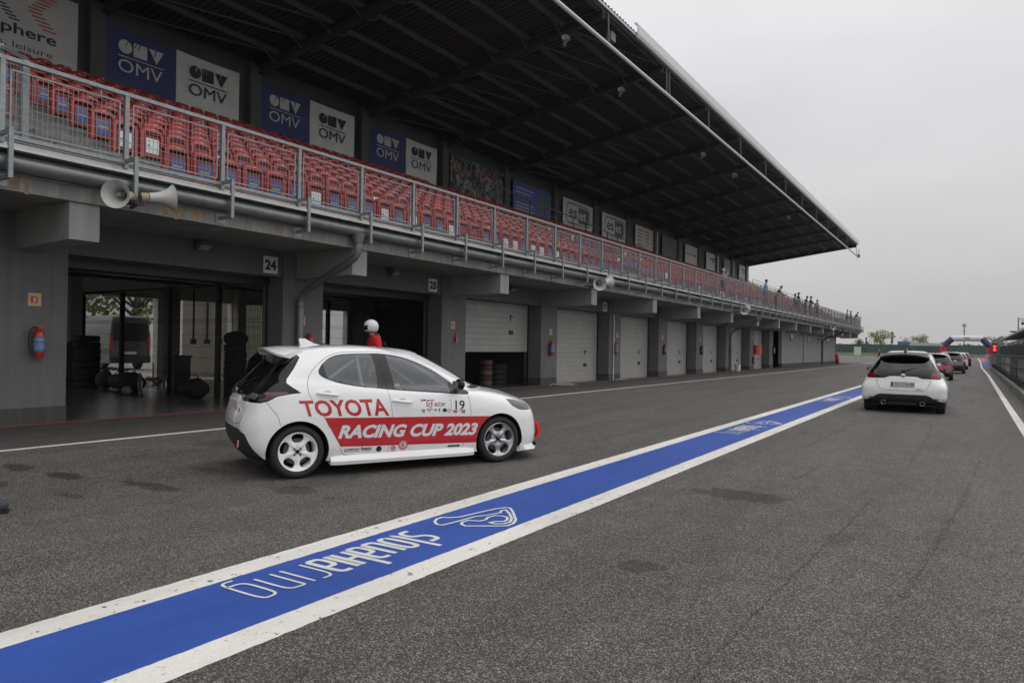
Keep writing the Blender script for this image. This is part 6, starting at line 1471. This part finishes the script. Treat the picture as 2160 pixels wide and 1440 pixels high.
yc, *_ = build_car('parked_car', 'red car parked behind the silver one in the yard', (-49, 31, 0), R(100), 1.05, .35, paint=cp('red_paint_car', (.33, .02, .025), .2), wheel=WHEELS, detail=False, group='cars parked in the yard')
dc, *_ = build_car('parked_car', 'black car standing inside garage 25', (-17.6, 13.6, 0), R(8), 1.05, .35, paint=cp('black_paint', (.008, .008, .009), .2), wheel=WHEELS, detail=False, group='cars inside the garages')
# ------------------------------------------------------------------ trees
def leaf_mat(name, c, v=.35): return mat(name, c, .8, noise=(1.2, v))
BARK = mat('bark', (.06, .05, .04), .9)
def tree(x, y, h, w, M, label, kind='round', n=700, seed=1, leaf=.55, group='trees beyond the far fence'):
    r = random.Random(seed); o = empty('tree', label, 'tree', (x, y, 0), 0, group); b = MB(); b.tube([(0, 0, 0), (r.uniform(-.2, .2), 0, h*.35), (r.uniform(-.4, .4), .1, h*.72)], [h*.028, h*.02, h*.008], n=7)
    cl = []
    for i in range(7 if kind == 'round' else 2):
        a = r.uniform(0, 6.28); z0 = h*r.uniform(.25, .55); e = (w*.42*math.cos(a), w*.42*math.sin(a), min(h*.92, z0+h*r.uniform(.15, .38))); b.tube([(0, 0, z0), tuple((Vector((0, 0, z0))+Vector(e))/2+Vector((0, 0, h*.05))), e], [h*.012, h*.008, h*.003], n=5); cl.append((e, w*r.uniform(.17, .27)))
    if kind == 'round':
        for i in range(12): a = r.uniform(0, 6.28); q = r.uniform(.1, .42)*w; cl.append(((q*math.cos(a), q*math.sin(a), h*r.uniform(.35, .93)*(1-.25*q/w)), w*r.uniform(.12, .22)))
    else:
        for i in range(16): t = r.uniform(.12, .98); cl.append(((r.uniform(-.2, .2)*w*(1-t), r.uniform(-.2, .2)*w*(1-t), h*t), w*(.42*(1-t)+.10)))
    b.build('trunk', BARK, o, smooth=True); b = MB()
    for i in range(n):
        (c, rad) = r.choice(cl); d = Vector((r.gauss(0, 1), r.gauss(0, 1), r.gauss(0, .8))).normalized()*rad*r.uniform(.25, 1.05)**.6; p = Vector(c)+d; s = leaf*r.uniform(.5, 1.2)
        u = Vector((r.gauss(0, 1), r.gauss(0, 1), r.gauss(0, 1))).normalized(); v = u.orthogonal().normalized(); w2 = u.cross(v)
        b.add([p+v*s*.5, p+w2*s*.45, p-v*s*.5, p-w2*s*.4], [(0, 1, 2, 3)])
    b.build('crown', M, o, fixn=False); return o
T1 = leaf_mat('spring_leaves', (.19, .21, .07)); T2 = leaf_mat('conifer', (.045, .065, .05)); T3 = leaf_mat('bare_twigs', (.17, .17, .15)); T4 = leaf_mat('young_leaves', (.15, .15, .055)); T5 = leaf_mat('far_green', (.085, .105, .065))
tree(-29.7, 300, 10.4, 7.6, T1, 'broad pale green spring tree left of the red-jacketed figure', n=1300, seed=3, leaf=.5)
tree(-26.6, 310, 9.8, 1.9, T2, 'slim dark conifer just right of the broad pale green tree', 'con', 450, 5, .5)
tree(-34.5, 300, 7.6, 2.1, T2, 'dark conifer left of the broad pale green tree', 'con', 450, 7, .5)
tree(-35.9, 290, 8.8, 1.9, T2, 'dark conifer nearest the end of the grandstand', 'con', 450, 9, .5)
tree(-23.0, 320, 7.8, 4.8, T3, 'bare grey tree between the conifer and the yellowish tree', n=380, seed=11, leaf=.4)
tree(-18.5, 330, 8.9, 6.8, T4, 'yellowish green tree above the marquee', n=1200, seed=13, leaf=.5)
tree(-41.0, 330, 6.6, 5.0, T1, 'small pale tree at the foot of the grandstand end', n=500, seed=15, leaf=.5)
tree(7.4, 330, 8.8, 6.0, T5, 'dark green tree behind the right end of the arch', n=1200, seed=17, leaf=.5)
tree(-11.3, 340, 7.3, 1.9, T4, 'slender pale tree left of the arch', n=200, seed=19, leaf=.4)
tree(-45.5, 24, 9, 9, T4, 'leafy tree seen above the van behind the garages', n=1400, seed=21, leaf=.4, group='trees in the yard')
tree(-52, 20, 10, 10, T1, 'tree left of the hall behind the garages', n=1400, seed=23, leaf=.4, group='trees in the yard')
def woods(name, x0, x1, y, h, M, label, n, seed, jit=6):
    r = random.Random(seed); b = MB()
    for i in range(n):
        x = r.uniform(x0, x1); hh = h*(.7+.3*math.sin(x*.11+seed)+.2*r.random()); z = hh*r.random()**.7; s = r.uniform(.25, .7); p = Vector((x, y+r.uniform(-jit, jit), z)); u = Vector((r.gauss(0, 1), r.gauss(0, 1), r.gauss(0, 1))).normalized(); v = u.orthogonal().normalized(); w2 = u.cross(v)
        b.add([p+v*s, p+w2*s*.8, p-v*s, p-w2*s*.8], [(0, 1, 2, 3)])
    b.box((x0, y+jit, 0), (x1, y+jit+1, h*.5)); return tag(b.build(name, M, fixn=False), label, 'woods', kind='stuff')
# ------------------------------------------------------------------ right-hand side: pit wall, fence, shed, arch
PW = empty('pit_wall', 'low concrete pit wall with a dark railing on the right of the lane', 'wall'); CPW = concrete('pitwall_concrete', (.23, .22, .19), .35, 1.2); PWD = mat('pitwall_steel', (.045, .055, .065), .5, .3)
y = 14.0; k = 0
while y < 79: MB().box((1.34, y+.02, 0), (1.52, y+1.96, .26+.015*(k % 3))).build('wall_block', CPW, PW); y += 2; k += 1
b = MB()
for z in (1.40, .95): b.box((1.50, 14, z), (1.56, 130, z+.055))
b.box((1.505, 14, .36), (1.55, 130, .40)); b.build('rails', PWD, PW)
y = 14.5
pp = MB().box((-.035, -.035, .0), (.035, .035, 1.42)).box((-.16, -.03, .0), (-.1, .03, .5)).bar((-.13, 0, .45), (0, 0, .7), .04)
first = None; y = 14.5
while y < 79:
    if first is None: first = pp.build('post', PWD, PW); q = first
    else: q = first.copy(); COL.objects.link(q); q.parent = PW
    q.location = (1.62, y, 0); y += 1.5
pnm = [mat('panel_grey', (.20, .21, .22), .6), mat('panel_white', (.38, .38, .38), .6), mat('panel_red', (.22, .05, .05), .6), mat('panel_dark', (.05, .06, .07), .6)]
for i, (ya, yb, q) in enumerate(((30, 36, 0), (37, 42, 3), (43, 49, 1), (50, 56, 0), (57, 68, 3), (69, 76, 0), (78, 88, 2), (89, 100, 0), (101, 128, 1))): MB().box((1.565, ya, .45), (1.58, yb, 1.33)).build('infill_panel', pnm[q], PW)
# bent mesh fence behind
fe = empty('track_fence', 'tall dark mesh fence behind the pit wall', 'fence'); b = MB(); y = 20
while y < 150: b.box((3.98, y, 0), (4.06, y+.08, 2.6)); y += 3
b.build('posts', PWD, fe); b = MB(); y = 20
while y < 150: b.box((4.0, y, .1), (4.012, y+.03, 2.5)); y += .16
for j in range(12): b.box((4.0, 20, .2+.2*j), (4.012, 150, .215+.2*j))
b.build('mesh', PWD, fe, fixn=False)
sd = empty('marshal_shed', 'low dark shed with a pale sloping roof edge at the right', 'building'); b = MB(); b.box((4.6, 62, 0), (9, 140, 3.2)); b.build('wall', mat('shed_wall', (.085, .10, .105), .6, noise=(.5, .2)), sd)
b = MB(); b.prism([(3.9, 3.72), (3.9, 3.92), (9.5, 4.3), (9.5, 4.1)], 60, 150); b.build('roof', mat('shed_roof', (.26, .26, .25), .5, noise=(1, .1)), sd)
for ya in (70, 82, 94, 106, 118): f = MB().box((4.55, ya, 1.2), (4.61, ya+5, 3.0)).build('window', mat('shed_window', (.04, .05, .055), .2), sd); MB().box((4.54, ya+2.3, 1.2), (4.56, ya+2.6, 3.0)).build('mullion', mat('mull', (.2, .22, .22), .5), f)
ms = empty('camera_mast', 'thin steel mast with a camera on its arm above the shed', 'mast', (4.2, 95.7, 0)); MB().bar((0, 0, 3.9), (0, 0, 5.55), .10).bar((0, 0, 5.45), (1.6, 0, 5.15), .06).bar((0, 0, 5.2), (1.6, 0, 5.1), .04).bar((0, 0, 4.35), (2.4, 0, 4.35), .06).build('frame', PWD, ms); MB().bar((.4, 0, 5.3), (.4, 0, 5.0), .04).sphere((.4, 0, 4.9), .16).build('camera_dome', BLACK, ms)
MB().box((-.75, -.2, 3.9), (-.1, .2, 4.05)).build('base_plate', BLACK, ms)
ar = empty('inflatable_arch', 'inflatable arch in white, navy and red spanning the lane', 'arch', (0, 144, 0)); AW = mat('arch_white', (.62, .62, .66), .5); AN = mat('arch_navy', (.03, .035, .075), .5); AR = mat('arch_red', (.45, .02, .03), .5)
MB().tube([(-3.0, 0, 4.0), (-.9, 0, 4.02), (1.3, 0, 4.0)], .50, n=18).build('top_tube', AW, ar, smooth=50)
MB().tube([(-4.3, 0, 2.65), (-3.0, 0, 4.0)], .52, n=18).build('shoulder', AN, ar, smooth=50); MB().tube([(1.3, 0, 4.0), (2.5, 0, 2.55)], .52, n=18).build('shoulder', AN, ar, smooth=50)
MB().tube([(-4.3, 0, 0), (-4.3, 0, 2.65)], .5, n=18).build('leg', AR, ar, smooth=50); MB().tube([(2.45, 0, 0), (2.45, 0, 2.6)], .5, n=18).build('leg', AR, ar, smooth=50)
b = MB(); b.box((-1.3, -.52, 3.98), (-.5, -.5, 4.2)); b.build('print', mat('arch_print', (.4, .08, .12), .5), ar); b = MB(); b.bar((-4.7, -.5, 1.3), (-3.9, -.5, 2.0), .12, .02).bar((2.1, -.5, .9), (2.9, -.5, 1.5), .12, .02); b.build('slash', AW, ar)
tl = empty('traffic_light', 'pit exit light showing red beside the arch', 'traffic light', (2.75, 128, 0)); MB().box((-.3, -.1, .0), (.3, .15, .0+.9)).box((-.28, -.15, 1.6), (.28, .15, 3.0)).bar((0, 0, 0), (0, 0, 1.7), .12).build('case', BLACK, tl)
LIT = mat('red_light', (.8, .02, .02), .4, emit=((1, .03, .03), 3.5))
for z in (2.05, 2.55): MB().lathe([(0, -.18), (.20, -.17), (.2, -.14)], (0, 0, z), 'y', n=16).build('red_lamp', LIT, tl)
MB().lathe([(0, -.1), (.28, -.08), (.28, .1), (0, .1)], (.0, 0, .3), 'y', n=14).build('blower', BLACK, tl)
tb_ = empty('end_tyre', 'round orange and white marker at the end of the concrete pit wall', 'marker', (1.42, 80, 0)); MB().tube([(0, 0, 0), (0, 0, .35)], .13, n=12).build('post', mat('marker_white', (.5, .42, .38), .6), tb_); MB().tube([(0, 0, .35), (0, 0, .42)], .135, n=12).build('cap', mat('marker_orange', (.5, .15, .05), .6), tb_)
# far ground: grass, barrier, fence, marquee, masts
tag(MB().quad((-160, 171, .01), (-17.5, 171, .01), (-25, 238, .01), (-160, 262, .01)).build('grass', mat('grass', (.085, .135, .03), .9, noise=(.3, .3))), kind='structure')
tag(MB().box((-170, 262, 0), (60, 262.6, 1.0)).build('barrier', mat('armco', (.22, .22, .21), .5, .3, noise=(.2, .15))), 'long pale crash barrier beyond the grass', 'barrier')
fg = empty('green_fence', 'dark green screen fence behind the crash barrier', 'fence'); b = MB(); b.box((-200, 275, 0), (40, 275.2, 4.0)); b.build('screen', mat('green_screen', (.035, .065, .055), .8, noise=(.15, .25)), fg); b = MB(); x = -200
while x < 40: b.box((x, 274.8, 0), (x+.15, 275, 4.4)); x += 4
b.build('posts', PWD, fg)
o = empty('white_board', 'small white board on the grass left of the red-jacketed figure', 'board', (-22.9, 186, 0)); MB().box((-1.1, -.1, .5), (0.4, .1, 2.6)).build('panel', mat('bd', (.5, .52, .5), .6), o); MB().box((-.9, -.08, 0), (-.8, .08, .5)).box((.1, -.08, 0), (.2, .08, .5)).build('legs', PWD, o)
mq = empty('marquee', 'pale flat-roofed marquee with a blue valance beyond the queue', 'marquee', (-9.2, 197, 0)); MB().prism([(-3.8, 3.1), (3.2, 3.1), (3.0, 3.7), (-3.2, 3.9)], -3, 3).build('roof', mat('mq_roof', (.40, .43, .45), .6), mq); MB().box((-6.2, -3, 3.3), (-3.8, 3, 4.1)).build('valance', mat('mq_blue', (.08, .13, .28), .6), mq)
for dx in (-3.6, 3.0): MB().box((dx, -2.9, 0), (dx+.12, -2.8, 3.2)).build('leg', PWD, mq)
lm_ = empty('lighting_mast', 'thin lamp mast rising behind the arch', 'mast', (-2.6, 290, 0)); MB().bar((0, 0, 0), (0, 0, 11.2), .3).build('pole', PWD, lm_); MB().box((-.6, -.2, 10.6), (.6, .2, 11.6)).box((-.4, -.2, 8.9), (.4, .2, 9.4)).build('lamp_head', mat('mast_head', (.3, .3, .3), .5), lm_)
woods('distant_woods', -90, 60, 352, 4.4, T5, 'hazy belt of trees along the horizon', 4200, 2, 4)
woods('near_thicket', -90, -31, 292, 4.0, T2, 'dark thicket beyond the green fence at the left', 1200, 4, 3)
woods('brown_thicket', -10, 6, 338, 5.2, leaf_mat('brownish', (.13, .11, .07)), 'brownish thicket seen through the arch', 900, 6, 3)
# ------------------------------------------------------------------ air
hz = MB().box((-900, -70, -1.4), (1000, 1600, 60)).build('haze', None)
HM = bpy.data.materials.new('haze_air'); HM.use_nodes = True; hn = HM.node_tree; hn.nodes.clear()
ho = hn.nodes.new('ShaderNodeOutputMaterial'); hv = hn.nodes.new('ShaderNodeVolumePrincipled'); hv.inputs['Color'].default_value = (.9, .92, .95, 1); hv.inputs['Density'].default_value = .0002; hv.inputs['Anisotropy'].default_value = .2
hn.links.new(hv.outputs[0], ho.inputs['Volume']); hz.data.materials.clear(); hz.data.materials.append(HM); tag(hz, 'pale haze over the far end of the circuit', 'haze', kind='stuff')
